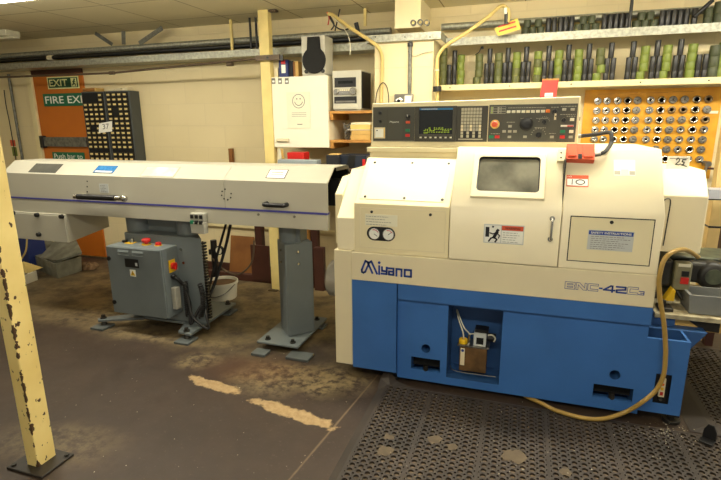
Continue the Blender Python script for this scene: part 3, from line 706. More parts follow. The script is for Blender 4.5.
for x, z in ((-.085, 1.571), (-.116, 1.542), (-.085, 1.542), (-.056, 1.542), (-.085, 1.511), (.001, 1.512), (.146, 1.511), (.199, 1.661), (.242, 1.660), (.245, 1.511)): button('push_button', x, z, .020, .014, GREYB)
for x, z in ((.244, 1.606), (.245, 1.541)): button('push_button', x, z, .022, .016, WHITEB)
for x, z, m in ((-.187, 1.511, GREENB), (-.153, 1.511, RED), (.200, 1.541, GREENB), (.201, 1.511, RED), (-.689, 1.549, GREENB), (-.689, 1.519, RED)):
    button('green_button' if m is GREENB else 'red_button', x, z, .026, .017, m)
button('warning_lamp', -.688, 1.598, .026, .015, REDO)
MB(M('cream_yellow_ring', (226, 196, 112), .5, var=.04)).cyl((-.17, Y0-.003, 1.583), (-.17, Y0-.012, 1.583), .026, seg=24).use(REDO).lathe([(.012,0),(.012,.012),(.017,.014),(.018,.024),(.014,.028),(0,.029)], (-.17, Y0-.012, 1.583), (0,-1,0), 20).build('emergency_stop', cs)
MB(BLACK).lathe([(.037,0),(.037,.012),(.030,.016),(.012,.016),(0,.016)], (.004, Y0-.003, 1.582), (0,-1,0), 28).cyl((.022, Y0-.019, 1.59), (.022, Y0-.034, 1.59), .007).build('hand_wheel', cs)
for x, z, r in ((.099, 1.594, .013), (.073, 1.52, .015), (.150, 1.652, .013), (.201, 1.604, .013), (-.689, 1.631, .014), (-.866, 1.655, .011), (-.866, 1.605, .009)):
    mb = MB(BLACK).lathe([(r,0),(r*.9,.010),(r*.8,.012),(0,.012)], (x, Y0-.003, z), (0,-1,0), 18).box(x-.003, x+.003, Y0-.024, Y0-.013, z-r*.85, z+r*.85)
    if x == -.689: mb.use(WHITE).box(x-.0015, x+.0015, Y0-.0245, Y0-.023, z, z+r*.85)
    mb.build('rotary_switch', cs)
MB(CHROME).cyl((.156, Y0-.003, 1.628), (.156, Y0-.022, 1.624), .005, .004).use(CREAMLO).box(.150, .161, Y0-.008, Y0-.003, 1.605, 1.640).build('key_switch', cs)
mb = MB(GREYB).box(-.199, -.114, Y0-.005, Y0-.003, 1.642, 1.682).use(PANELG)
for r_ in range(3):
    for c_ in range(2): mb.use(SCRTXT if c_ == 0 else PANELG).box(-.195+c_*.045, -.187+c_*.045, Y0-.007, Y0-.005, 1.646+r_*.013, 1.653+r_*.013).use(PANELG).box(-.183+c_*.045, -.160+c_*.045, Y0-.006, Y0-.005, 1.645+r_*.013, 1.654+r_*.013)
mb.build('indicator_lamps', cs)
mb = MB(CREAMLO).box(-.903, -.834, Y0-.010, Y0-.003, 1.500, 1.567).use(WHITE).box(-.895, -.845, Y0-.012, Y0-.010, 1.508, 1.558).use(INKDK).box(-.888, -.880, Y0-.0125, Y0-.012, 1.545, 1.552).use(YELLOW).box(-.838, -.835, Y0-.0105, Y0-.0099, 1.502, 1.565)
mb.build('counter_cover', cs)
# stepped end cover on the right with a bent wire on it
MB(CREAM).profx([(3.05,.885),(3.05,1.199),(3.165,1.33),(3.62,1.33),(3.62,.885)], .683, .955).build('tailstock_cover', LT, .005)
MB(BLACK).tube([(.69, 3.045, 1.135), (.715, 3.045, 1.133), (.735, 3.045, 1.145), (.748, 3.045, 1.175), (.765, 3.045, 1.183), (.778, 3.045, 1.165), (.776, 3.045, 1.06), (.772, 3.045, .92)], .003, seg=6).build('bent_wire', LT)
# lettering on the band
def lg(px_, py_): return (-.892+(px_-168)*.000773, YF-.0035, .711+(180+(px_-168)*.086-py_)*.00081)
mb = MB(NAVY)
for s_ in ([(262,182),(224,98),(206,88),(176,158),(178,174),(190,180),(204,172),(238,102),(254,92),(300,188)],
           [(318,130),(318,190)], [(340,138),(340,166),(376,170)], [(378,141),(377,191),(336,187)], [(393,146),(432,149),(432,197),(396,194),(396,170),(430,173)], [(455,203),(455,152),(495,156),(495,207)]):
    mb.stroke([lg(*q) for q in s_], .0118, t=.0015)
mb.stroke([lg(*q) for q in ((520,158),(569,162),(569,211),(520,207))], .0118, t=.0015, closed=True)
mb.cyl(lg(318, 103), Vector(lg(318, 103))+Vector((0, -.0015, 0)), .0085, seg=14)
mb.build('brand_lettering', LT, smooth=False)
mb = MB(NAVY); yl = YF-.0035
def outl(polys):
    for p in polys: mb.stroke([(x, yl, z) for x, z in p], .0022, t=.001, closed=True)
z0, z1 = .726, .765
def Bx(x, w): outl([[(x,z0),(x+w,z0),(x+w,z0+.017),(x+w-.004,z0+.0195),(x+w,z0+.022),(x+w,z1),(x,z1)], [(x+.012,z0+.009),(x+w-.01,z0+.009),(x+w-.01,z0+.015),(x+.012,z0+.015)], [(x+.012,z0+.024),(x+w-.01,z0+.024),(x+w-.01,z1-.009),(x+.012,z1-.009)]])
def Nx(x, w): outl([[(x,z0),(x+.010,z0),(x+.010,z1-.012),(x+w-.016,z0),(x+w,z0),(x+w,z1),(x+w-.010,z1),(x+w-.010,z0+.012),(x+.016,z1),(x,z1)]])
def Cx(x, w): outl([[(x,z0+.003),(x+.004,z0),(x+w,z0),(x+w,z0+.010),(x+.012,z0+.010),(x+.012,z1-.010),(x+w,z1-.010),(x+w,z1),(x+.004,z1),(x,z1-.003)]])
Bx(.257, .049); Nx(.312, .052); Cx(.369, .050); Cx(.556, .050)
mb.stroke([(.426, yl, .744), (.436, yl, .744)], .008, t=.001)
mb.stroke([(.486, yl, .729), (.486, yl, .761), (.478, yl, .761), (.446, yl, .738), (.497, yl, .738)], .0085, t=.001)
mb.stroke([(.505, yl, .760), (.547, yl, .760), (.547, yl, .747), (.507, yl, .742), (.507, yl, .730), (.550, yl, .730)], .0085, t=.001)
mb.stroke([(.610, yl, .746), (.633, yl, .746), (.633, yl, .728), (.610, yl, .728)], .004, t=.001); mb.stroke([(.617, yl, .737), (.633, yl, .737)], .0035, t=.001)
mb.build('model_lettering', LT, smooth=False)
# lubricator in the recess
yb = 2.80
lp = MB(STEEL).box(-.325, -.138, yb-.005, yb+.105, .338, .348).build('lubricator', LT, .001)
MB(TRANSL).box(-.312, -.150, yb, yb+.10, .175, .338).build('oil_reservoir', lp, .006)
MB(CREAMLO).box(-.305, -.280, yb-.004, yb, .215, .325).use(NAVY).cyl((-.2925, yb-.005, .312), (-.2925, yb-.004, .312), .009).build('level_strip', lp)
MB(YELLOW).lathe([(.026,0),(.026,.022),(.021,.028),(0,.028)], (-.295, yb+.03, .348), ZA, 16).build('filler_cap', lp)
MB(GREYLAB).panel(yb+.005, -.232, -.160, .350, .425, rects=[(-.216, -.174, .362, .404, .012)], inner=BLACKM, back=BLACKM).box(-.232, -.160, yb+.02, yb+.085, .350, .425).use(BLACK).box(-.228, -.15, yb+.03, yb+.10, .425, .445).build('pump_motor', lp)
MB(BLACK).cyl((-.155, yb+.05, .395), (-.105, yb+.05, .395), .026).use(WHITEB).tube([(-.15, yb+.02, .42), (-.125, yb+.01, .428), (-.108, yb+.02, .405), (-.115, yb+.03, .38)], .005).build('pump_coupling', lp)
MB(WHITEB).tube([(-.292, yb+.03, .376), (-.30, yb+.03, .42), (-.33, yb+.06, .48), (-.352, yb+.12, .515)], .004).tube([(-.262, yb+.05, .35), (-.262, yb+.05, .40), (-.30, yb+.06, .44), (-.352, yb+.13, .52)], .004).use(CHROME).cyl((-.262, yb+.05, .348), (-.262, yb+.05, .40), .008).use(WHITEB).tube([(-.262, yb+.05, .40), (-.24, yb+.05, .405), (-.22, yb+.05, .41)], .004).build('oil_pipes', lp)
MB(STEEL).tube([(-.345, YP+.06, .135), (-.3, YP+.03, .118), (-.07, YP+.03, .118)], .0025).build('retaining_rod', LT)
lp.location = (.02, 0, -.062)

# ================================================================== BAR FEEDER
BF = thing('bar_feeder', 'long grey bar feeder trough on slate pedestals left of the lathe', 'machine', (-2.6, 3.2, 0))
xe, xl = -1.213, -4.142
MB(FEED).box(xl, xe, 3.0, 3.035, .890, .998).box(xl, xe-.30, 3.036, 3.42, .892, .998).build('trough', BF, .003)
MB(VIOLET).box(xl+.002, xe-.002, 2.9975, 3.035, .9985, 1.012).build('stripe', BF)
prof = [(3.0,1.0125),(3.0,1.21),(3.127,1.303),(3.376,1.301),(3.42,1.253),(3.42,1.0125)]
for nm, a, b in (('rear_lid', xl, -2.003), ('front_lid', -2.0, xe)):
    mb = MB(FEED); n = len(prof)
    inner = [(3.01,1.0125),(3.01,1.205),(3.131,1.293),(3.371,1.291),(3.41,1.249),(3.41,1.0125)]
    for pr, fl in ((prof, 0), (inner, 1)):
        mb.use(BLACKM if fl else FEED)  # inner faces black, shade painted inside the lid shell
        for i in range(n-1):
            if not fl: mb.use(FEEDTOP if i in (1, 2) else FEED)
            q = [(a,)+pr[i], (b,)+pr[i], (b,)+pr[i+1], (a,)+pr[i+1]]
            mb.face(q[::-1] if fl else q)
    mb.use(FEED)
    for xx in (a, b):
        for i in range(n-1): mb.face([(xx,)+prof[i], (xx,)+prof[i+1], (xx,)+inner[i+1], (xx,)+inner[i]])
    if nm == 'rear_lid': mb.face([(a,)+p for p in prof])
    mb.build(nm, BF, smooth=False)
# dark throat block painting in the shade inside the open end
MB(BLACKM).profx([(3.02,.999),(3.02,1.19),(3.14,1.285),(3.36,1.285),(3.40,1.24),(3.40,.999)], -1.75, xe-.30).box(xe-.28, xe-.02, 3.28, 3.40, 1.013, 1.20).build('throat_shade', BF)
MB(BLACK).prism([(xe+.001, 3.13, 1.302), (xe+.001, 3.378, 1.300), (xe+.001, 3.42, 1.25), (xe+.001, 3.41, 1.235), (xe+.001, 3.36, 1.275), (xe+.001, 3.14, 1.278)], (.012, 0, 0)).build('end_seal', BF)
FS, fd, fl_ = slope((3.0,1.21), (3.127,1.303)); nf = Vector((0, -fd.z, fd.y))
MB(DARKPL).plate(FS(-3.865, .10, .0005), XA, fd, .295, fl_*.68, .002).build('smoked_plate', BF)
mb = MB(BLUEPL).plate(FS(-3.20, .2, .0005), XA, fd, .195, fl_*.54, .002).use(WHITE).plate(FS(-3.185, .25, .0026), XA, fd, .165, .016, .0004)
mb.use(BLACK).plate(FS(-3.20, .2, .0026), XA, fd, .195, .004, .0005).build('maker_plate', BF)
mb = MB(GREYB).plate(FS(-2.737, .06, .0005), XA, fd, .31, fl_*.72, .002).use(GLASSC).plate(FS(-2.725, .10, .0026), XA, fd, .286, fl_*.62, .0008); mb.build('inspection_window', BF)
mb = MB(INKDK).plate(FS(-1.682, .21, .0005), XA, fd, .146, fl_*.57, .0012).use(PAPER).plate(FS(-1.676, .24, .0018), XA, fd, .134, fl_*.51, .0006).use(RED)
mb.plate(FS(-1.655, .56, .0025), XA, fd, .09, .006, .0003).plate(FS(-1.66, .44, .0025), XA, fd, .10, .005, .0003)
mb.build('warning_plate', BF)
mb = MB(GREYLAB).box(X(99,184,3.0), X(108,184,3.0), 2.9985, 3.0, 1.08, 1.15).use(INK)
label_lines(mb, -3.12, -3.04, 1.085, 1.145, 2.998, 5, .006, .003); mb.build('data_plate', BF)
# handles
h = MB(BLACK).cyl((-3.305, 2.955, 1.047), (-2.935, 2.955, 1.049), .022, seg=18).use(CHROME).cyl((-3.34, 2.955, 1.047), (-3.305, 2.955, 1.047), .018).cyl((-2.935, 2.955, 1.049), (-2.885, 2.955, 1.049), .019)
h.lathe([(0,-.026),(.016,-.021),(.026,-.006),(.026,.006),(.016,.021),(0,.026)], (-2.855, 2.955, 1.050), (1,0,0), 16).cyl((-3.325, 2.955, 1.047), (-3.325, 3.0, 1.047), .012).cyl((-2.905, 2.955, 1.049), (-2.905, 3.0, 1.049), .012)
h.build('grip_handle', BF)
MB(BLACK).tube([(-1.665, 3.0, 1.058), (-1.663, 2.962, 1.058), (-1.648, 2.950, 1.056), (-1.53, 2.950, 1.056), (-1.515, 2.962, 1.056), (-1.513, 3.0, 1.056)], .0155, seg=12, sub=5).build('lid_handle', BF)
mb = MB(BLACK)
for k in range(8):
    q = 2*PI*k/8+.2
    if k in (1,): continue
    cx, cz = -1.985+.04*math.cos(q), 1.108+.038*math.sin(q); MB(BLACK).cyl((cx, 3.0, cz), (cx, 2.998, cz), .006, seg=8).build('screw_hole', BF)
for v_ in (181.3, 186.7, 191.8): p = at(87.3, v_, y=3.0); MB(BLACK).cyl((p.x, 3.0, p.z), (p.x, 2.998, p.z), .006, seg=8).build('screw_hole', BF)
for u, v in ((258.5, 214.5), (294.5, 216.8), (195, 223)):
    p = at(u, v, y=3.0); MB(STEEL).cyl((p.x, 3.0, p.z), (p.x, 2.994, p.z), .009, seg=8).build('bolt', BF)
# pendant switch box
SWG = M('switch_grey', (164, 162, 150), .5, var=.06)
mb = MB(SWG).box(-2.268, -2.155, 2.945, 2.9995, .905, .968).box(-2.262, -2.148, 2.935, 2.985, .822, .905)
sb = mb.build('switch_box', BF, .004)
for r_ in range(2):
    for c_ in range(3):
        x = -2.25+c_*.038; z = .945-r_*.040
        MB(GREENB if (r_, c_) == (1, 0) else BLACK).box(x-.012, x+.012, (2.938 if r_ == 0 else 2.93), 2.948, z-.013, z+.013).build('push_button', sb, .002)
# electrical drop box at the left end
db = MB(FEED).prism([(-4.10,2.985,.652),(-4.10,2.985,.888),(-4.10,3.42,.888),(-4.10,3.42,.70)], (.595, 0, 0)).build('drop_box', BF, .004)
MB(FEED).box(-4.095, -3.51, 2.979, 2.985, .655, .875).build('cover_plate', db, .002)
for x, z in ((-4.06, .876), (-3.79, .873), (-3.525, .873), (-3.805, .707)):
    MB(BLACK).cyl((x, 2.979, z), (x, 2.955, z), .019, .016, seg=12).build('clamp_knob', db)
# right pedestal: square column set cornerwise, inner tube, base plate, jack pads
c_ = Vector((-1.56, 3.19, 0)); k1, k2 = Vector((.136,-.149,0)).normalized(), Vector((.145,.167,0)).normalized()
a_ = .107
cor = [c_-k1*a_-k2*a_, c_+k1*a_-k2*a_, c_+k1*a_+k2*a_, c_-k1*a_+k2*a_]
pd_ = MB(SLATE).prism([p+Vector((0,0,.06)) for p in cor], (0,0,.70)).build('pedestal_column', BF, .008)
for s_, z in ((.35, .70), (.35, .61)):
    p = cor[1]+(cor[2]-cor[1])*.45+Vector((0,0,z)); MB(CHROME).cyl(p, p+k1*.008, .009, seg=8).build('bolt', pd_)
    p = cor[1]+(cor[0]-cor[1])*.5+Vector((0,0,z)); MB(CHROME).cyl(p, p-k2*.008, .009, seg=8).build('bolt', pd_)
MB(SLATE).cyl((-1.59, 3.17, .76), (-1.59, 3.17, .889), .075, seg=24).box(-1.585, -1.49, 3.14, 3.26, .76, .889).build('inner_tube', BF)
bp = MB(SLATE).box(-1.752, -1.425, 2.90, 3.46, .045, .060).build('base_plate', BF, .003)
for x, y in ((-1.69, 2.955), (-1.49, 2.955), (-1.69, 3.40), (-1.49, 3.40)):
    MB(STEELDK).cyl((x, y, .060), (x, y, .066), .022).cyl((x, y, .066), (x, y, .084), .014, seg=6).cyl((x, y, .018), (x, y, .045), .012).build('jack_bolt', bp)
    MB(SLATEDK).box(*{(-1.69,2.955):(-1.74,-1.63,2.79,2.88),(-1.49,2.955):(-1.48,-1.31,2.81,2.92)}.get((x,y),(x-.07,x+.07,y-.05,y+.05)), .0005, .02).build('foot_pad', bp, .003)
# left pedestal: box body, toothed edge, two tubes, web, base plate with splayed arms
pb = MB(SLATE).prism([(-2.97,3.03,.0705),(-2.25,3.03,.0705),(-2.54,3.34,.0705),(-2.97,3.34,.0705)], (0,0,.6945)).build('pedestal_body', BF, .008)
mb = MB(BLACK).box(-2.2495, -2.242, 3.03, 3.04, .12, .74)
for k in range(26): z = .125+k*.0238; mb.box(-2.2495, -2.225, 3.026, 3.055, z, z+.013)
mb.build('rack_teeth', BF)
for x in (-2.93, -2.45): MB(SLATE).cyl((x, 3.16, .766), (x, 3.16, .889), .095, seg=28).build('inner_tube', BF)
MB(SLATE).box(-2.85, -2.53, 3.15, 3.17, .766, .889).build('web_plate', BF)
for x, z in ((-2.44, .665), (-2.425, .56)): MB(CHROME).cyl((x, 3.03, z), (x, 3.022, z), .011, seg=8).build('bolt', pb)
mb = MB(SLATE).prism([(-2.95,3.02,.05),(-2.95,3.45,.05),(-2.31,3.52,.05),(-2.275,2.84,.05),(-2.40,2.86,.05),(-2.46,3.02,.05)], (0,0,.02))
mb.prism([(-3.20,2.885,.0505),(-3.16,2.85,.0505),(-2.85,3.0,.0505),(-2.85,3.10,.0505),(-2.95,3.08,.0505)], (0,0,.019))
bp = mb.build('base_plate', BF, .003)
for x, y in ((-3.15, 2.895), (-2.335, 2.875), (-2.36, 3.47), (-2.92, 3.41)):
    MB(STEELDK).cyl((x, y, .070), (x, y, .078), .024).cyl((x, y, .078), (x, y, .10), .015, seg=6).cyl((x, y, .018), (x, y, .05), .026, .016).build('jack_bolt', bp)
    MB(SLATEDK).box(x-.055, x+.07, y-.09, y+.04, .0, .018).build('foot_pad', bp, .003)
# control cabinet on the pedestal
cc = MB(SLATE).box(-2.984, -2.476, 2.862, 3.029, .158, .697).build('control_cabinet', BF, .004)
MB(SLATE).box(-2.984, -2.482, 2.85, 2.861, .160, .693).build('cabinet_door', cc, .003)
yd = 2.85
for x in (-2.82, -2.685):
    for z in (.668, .645): MB(SLATE).profx([(yd, z-.006), (yd-.009, z-.006), (yd, z+.010)], x-.05, x+.05).build('louvre', cc)
MB(BLACK).box(-2.815, -2.69, yd-.003, yd+.001, .545, .612).use(GREYLAB).box(-2.72, -2.70, yd-.0035, yd-.003, .56, .585).build('display_window', cc)
mb = MB(WHITE).box(-2.779, -2.727, yd-.002, yd, .474, .527).use(YELLOW).prism([(-2.775, yd-.0025, .482), (-2.731, yd-.0025, .482), (-2.753, yd-.0025, .522)], (0, .0006, 0)).use(INKDK).stroke([(-2.752, yd-.0028, .511), (-2.757, yd-.0028, .499), (-2.749, yd-.0028, .499), (-2.754, yd-.0028, .487)], .004, t=.0005)
mb.build('hazard_label', cc)
for z in (.60, .246): MB(BLACK).cyl((-2.965, yd, z), (-2.965, yd-.008, z), .017, seg=14).build('quarter_turn_lock', cc)
MB(YELLOW).box(-2.9, -2.83, 2.95, 3.01, .697, .700).use(CHROME).cyl((-2.855, 2.985, .70), (-2.855, 2.985, .735), .016).use(BLACK).cyl((-2.925, 2.985, .70), (-2.925, 2.985, .715), .02).build('key_switch', cc)
MB(YELLOW).cyl((-2.71, 2.975, .697), (-2.71, 2.975, .703), .035).use(RED).lathe([(.015,0),(.015,.012),(.032,.016),(.034,.034),(.028,.04),(0,.041)], (-2.71, 2.975, .703), ZA, 20).build('emergency_stop', cc)
MB(YELLOW).cyl((-2.60, 2.975, .697), (-2.60, 2.975, .702), .028).use(RED).lathe([(.022,0),(.022,.014),(.018,.02),(0,.021)], (-2.60, 2.975, .702), ZA, 18).build('stop_button', cc)
MB(YELLOW).box(-2.476, -2.470, 2.918, 2.985, .505, .60).use(RED).cyl((-2.470, 2.955, .553), (-2.448, 2.955, .553), .026, seg=18).box(-2.448, -2.436, 2.948, 2.962, .527, .579).build('isolator_switch', cc)
MB(BLACK).cyl((-2.476, 2.945, .475), (-2.452, 2.945, .465), .02).tube([(-2.455, 2.945, .466), (-2.43, 2.96, .44), (-2.42, 2.985, .40)], .014).build('cable_gland', cc)
MB(SWG).box(-2.476, -2.435, 2.915, 2.97, .215, .39).build('socket_box', cc, .005)
# coiled lead and black cables hanging from the feeder
mb = MB(RUBBER)
for k, (x, yy_) in enumerate(((-2.40, 2.99), (-2.265, 2.985))):
    pts = [(x+.015*math.cos(q*1.3)+.02*k*math.sin(q*.05), yy_+.015*math.sin(q*1.3), .42-.0034*q) for q in range(0, 82)]
    mb.tube(pts, .007, seg=6, sub=2)
mb.build('coiled_lead', BF)
MB(RUBBER).tube([at(232,217,y=3.3), at(226,245,y=3.3), at(219,270,y=3.25), at(213,288,y=3.2), at(207,300,y=3.1), at(199,309,y=3.0), (-2.35, 2.95, .10), at(190,305,y=2.98), at(186,292,y=2.98)], .012).tube([at(228,217,y=3.36), at(220,245,y=3.36), at(214,268,y=3.3), at(209,290,y=3.2), at(206,312,y=2.97), (-2.18, 2.93, .09), at(193,317,y=2.93), at(188,296,y=2.97)], .010).build('black_cables', BF)

# ================================================================== YELLOW AIR HOSE, MATS
pts = [at(698,257,y=2.97), at(690,251.5,y=2.9), at(682.5,249.5,y=2.8), at(671.7,252.5,y=2.72), at(663.8,260.7,y=2.69)] + [at(u, v, y=2.68) for u, v in ((659.8,274.5),(658.9,286),(660.8,304.6),(663.8,322.3),(665.3,342.5),(665.4,357),(663.5,375),(656,390))] + [at(642.7,401.7,y=2.665), at(626,411.7,z=.07), at(604,418.6,z=.029), at(582,417.7,z=.029), at(557,410.8,z=.028), at(544,404.5,z=.024), (.10, 2.78, .022)]
one(MB(HOSEY).tube(pts, .0115, seg=12), 'air_hose', 'yellow air hose looping down the lathe front onto the mat', 'hose', pts[-1])

def mat_mesh(x0, y0, nx, ny, p, q, seams, zt=.016):
    mb = MB(MATR); r, rc = .0132, .0062
    sg = lambda i: .016*sum(1 for q_ in seams if q_ <= i)
    for i in range(nx):
        if i in seams:
            e = x0+i*p+sg(i)-.016; mb.face([(e, y0, zt), (e+.016, y0, zt), (e+.016, y0+ny*q, zt), (e, y0+ny*q, zt)])
        for j in range(ny):
            cx, cy = x0+(i+.5)*p+sg(i), y0+(j+.5)*q
            ring = [(cx+r*math.cos(2*PI*(k+.5)/12), cy+r*math.sin(2*PI*(k+.5)/12)) for k in range(12)]
            out = []
            for sx, sy, b_ in ((1,1,0),(-1,1,1),(-1,-1,2),(1,-1,3)):
                kx, ky = cx+sx*p/2, cy+sy*q/2
                tri = [(kx, ky-sy*rc), (kx-sx*rc*.7, ky-sy*rc*.7), (kx-sx*rc, ky)]
                out += tri if b_ in (0, 2) else tri[::-1]
            nn = 12
            mb.vf([(a, b, zt) for a, b in ring] + [(a, b, zt) for a, b in out], [(k, k+nn, (k+1) % nn+nn, (k+1) % nn) for k in range(nn)])
            mb.vf([(a, b, zt) for a, b in ring] + [(a, b, .006) for a, b in ring], [(k, (k+1) % nn, (k+1) % nn+nn, k+nn) for k in range(nn)])
            for c3 in (0, 3, 6, 9):
                for k in (c3, c3+1):
                    a, b = out[k], out[k+1]; mb.face([(a[0], a[1], zt), (b[0], b[1], zt), (b[0], b[1], .008), (a[0], a[1], .008)])
    return mb
def mat(name, label, x0, y0, nx, ny, p, q, seams, bl, br_, bf, bb):
    t = thing(name, label, 'mat', (x0+nx*p/2, y0+ny*q/2, 0), 'anti-fatigue mats')
    x1, y1, zt = x0+nx*p+.016*len(seams), y0+ny*q, .016
    mat_mesh(x0, y0, nx, ny, p, q, seams).build('perforated_sheet', t, smooth=False)
    MB(MATU).box(x0, x1, y0, y1, .001, .005).build('underside', t)
    mb = MB(MATR); A = [(x0,y0),(x1,y0),(x1,y1),(x0,y1)]; B_ = [(x0-bl,y0-bf),(x1+br_,y0-bf),(x1+br_,y1+bb),(x0-bl,y1+bb)]
    M_ = [(x0-bl*.25,y0-bf*.25),(x1+br_*.25,y0-bf*.25),(x1+br_*.25,y1+bb*.25),(x0-bl*.25,y1+bb*.25)]
    mb.vf([(a, b, zt) for a, b in A] + [(a, b, zt) for a, b in M_] + [(a, b, .003) for a, b in B_], [(i, i+4, (i+1) % 4+4, (i+1) % 4) for i in range(4)] + [(i+4, i+8, (i+1) % 4+8, (i+1) % 4+4) for i in range(4)])
    mb.build('bevelled_border', t, smooth=False)
    return t
mt = mat('rubber_mat', 'large perforated brown-black rubber mat on the floor in front of the lathe', -.70, 1.20, 50, 40, .0435, .0365, (6, 13, 20, 27, 34, 41, 48), .055, .05, .06, .035)
for u, v, w in ((385, 451, .05), (434, 440, .045), (452, 447, .03), (513, 456, .065), (389, 437, .03), (566, 472, .03)):
    p = at(u, v, z=.016); mb = MB(GRIME); pts = [(p.x+w*random.uniform(.6, 1.15)*math.cos(2*PI*i/11), p.y+w*random.uniform(.6, 1.15)*math.sin(2*PI*i/11), .0172) for i in range(11)]
    mb.face(pts); mb.build('dirt_patch', mt, smooth=False)
mat('rubber_mat', 'perforated dark rubber mat beyond the right end of the lathe', 1.07, 2.80, 22, 28, .0435, .0365, (7, 14), .14, .05, .09, .05)
# curled back corner flap of the front mat
p = at(384, 374, z=.03)
MB(MATR).vf([(-.757, 2.62, .004), (-.56, 2.695, .006), (-.66, 2.72, .02), (-.745, 2.80, .065), (-.77, 2.72, .02), (-.69, 2.66, .018)], [(0, 5, 4), (5, 1, 2), (5, 2, 3), (5, 3, 4)]).build('curled_corner', mt, smooth=False)
mb = MB(BLACK).prism([(-.03,0,0),(.03,0,0),(.028,0,.05),(.012,0,.085),(-.012,0,.085),(-.028,0,.05)], (0,.012,0)).box(-.03,.03,-.05,.012,0,.008)
o = one(mb, 'angle_bracket', 'small black angle bracket standing on the mat beyond the lathe corner', 'bracket', (0,0,0), bevel=.002); o.location = (.985, 2.62, .023); o.rotation_euler = (0, 0, -.6)
# swarf
mb = MB(M('bright_swarf', (190, 182, 158), .4, .3, var=.3, scale=80))
for k in range(200):
    if k < 120: u, v = random.gauss(668, 22), random.gauss(430, 8)
    else: u, v = random.uniform(380, 690), random.uniform(395, 475)
    if u > 705: continue
    q = at(u, v, z=.026)
    if q.y > 2.72: continue
    a, l = random.uniform(0, 6.3), random.uniform(.002, .0052)
    mb.face([q+Vector((l*math.cos(a+i*2.09), l*math.sin(a+i*2.09), random.uniform(0, .002))) for i in range(3)])
for k in range(60):
    q = at(random.uniform(60, 360), random.uniform(330, 475), z=.002); a, l = random.uniform(0, 6.3), random.uniform(.002, .005)
    mb.face([q+Vector((l*math.cos(a+i*2.09), l*math.sin(a+i*2.09), 0)) for i in range(3)])
o = one(mb, 'metal_swarf', 'scattered bright metal swarf flakes on the mat and floor', 'swarf', (0,0,0)); o['kind'] = 'stuff'

# ================================================================== SMALL-PARTS DRAWERS BY THE DOOR
k_ = 4.40/4.2
def drawers(x0, x1, label, missing):
    zt_, zb = 1.6+(1.928-1.6)*k_, 1.6+(1.200-1.6)*k_
    t = thing('drawer_cabinet', label, 'cabinet', ((x0+x1)/2, 4.47, zb), 'small parts cabinets')
    MB(CABGREY).box(x0, x1, 4.405, WALL-.001, zb, zt_).use(BLACKM).box(x0+.012, x1-.02, 4.403, 4.405, zb+.02, zt_-.012).build('carcass', t, .002)
    rows, cols = 14, 4; w = (x1-x0-.034)/cols; zr = [zt_-.037-r*.0502-(.03 if r > 11 else 0) for r in range(rows)]
    first = None
    for r in range(rows):
        for c in range(cols):
            if (r, c) in missing: continue
            x = x0+.014+(c+.5)*w
            if first is None:
                mb = MB(DRAWBK).box(-w*.45, w*.45, 0, .02, -.020, .020).use(DRAWLB).box(-w*.28, w*.24, -.0015, 0, -.010, .009).use(DRAWBK).profx([(0,-.012),(-.010,-.016),(0,-.019)], -w*.2, w*.2)
                first = mb.build('drawer', None); first.parent = t; o = first
            else: o = first.copy(); C.objects.link(o)
            o.location = Vector((x, 4.394, zr[r])) - t.location
    return t
xa, xb, xc, xd_ = -4.46*k_, -4.155*k_, -4.145*k_, -3.835*k_
dcab = drawers(xa, xb, 'left grey cabinet of small dark drawers with cream labels, overlapping orange door', {(0,0),(0,1),(0,2),(1,0),(1,1),(1,2),(7,1)})
drawers(xc, xd_, 'right grey cabinet of small dark drawers with cream labels, on plain wall', {(3,1),(4,1),(6,0)})
a, b = at(99, 123, y=4.385), at(112, 132, y=4.385)
mb = MB(PAPER).prism([at(99,123.5,y=4.385), at(112,121,y=4.385), at(112,131.5,y=4.385), at(98.8,133,y=4.385)], (0, .002, 0))
mb.use(INK).text('37', (a.x+.045, 4.383, b.z+.03), (1,0,.06), ZA, .09, .055)
one(mb, 'paper_note', 'white paper note reading 37 stuck across the small drawer cabinets', 'note', (a.x, 4.385, b.z))
one(MB(CARD).box(xa+.02, xa+.2, 4.41, 4.53, 1.945, 1.985).use(WOODBR).box(xa+.03, xa+.19, 4.40, 4.41, 1.948, 1.98), 'cardboard_tray', 'flat brown cardboard tray on top of the left drawer cabinet', 'box', (xa+.1, 4.47, 1.945), bevel=.004)
mb = MB(CREAMLO)
for k in range(3): mb.prism([(xc+.02+k*.09, 4.42, 1.945), (xc+.11+k*.09, 4.42, 1.945), (xc+.10+k*.09, 4.42, 1.97+.008*k), (xc+.03+k*.09, 4.42, 1.965)], (0, .1, 0))
one(mb, 'cloth_bundle', 'crumpled pale cloth lying on the right drawer cabinet', 'cloth', (xc+.1, 4.47, 1.945), bevel=.01)

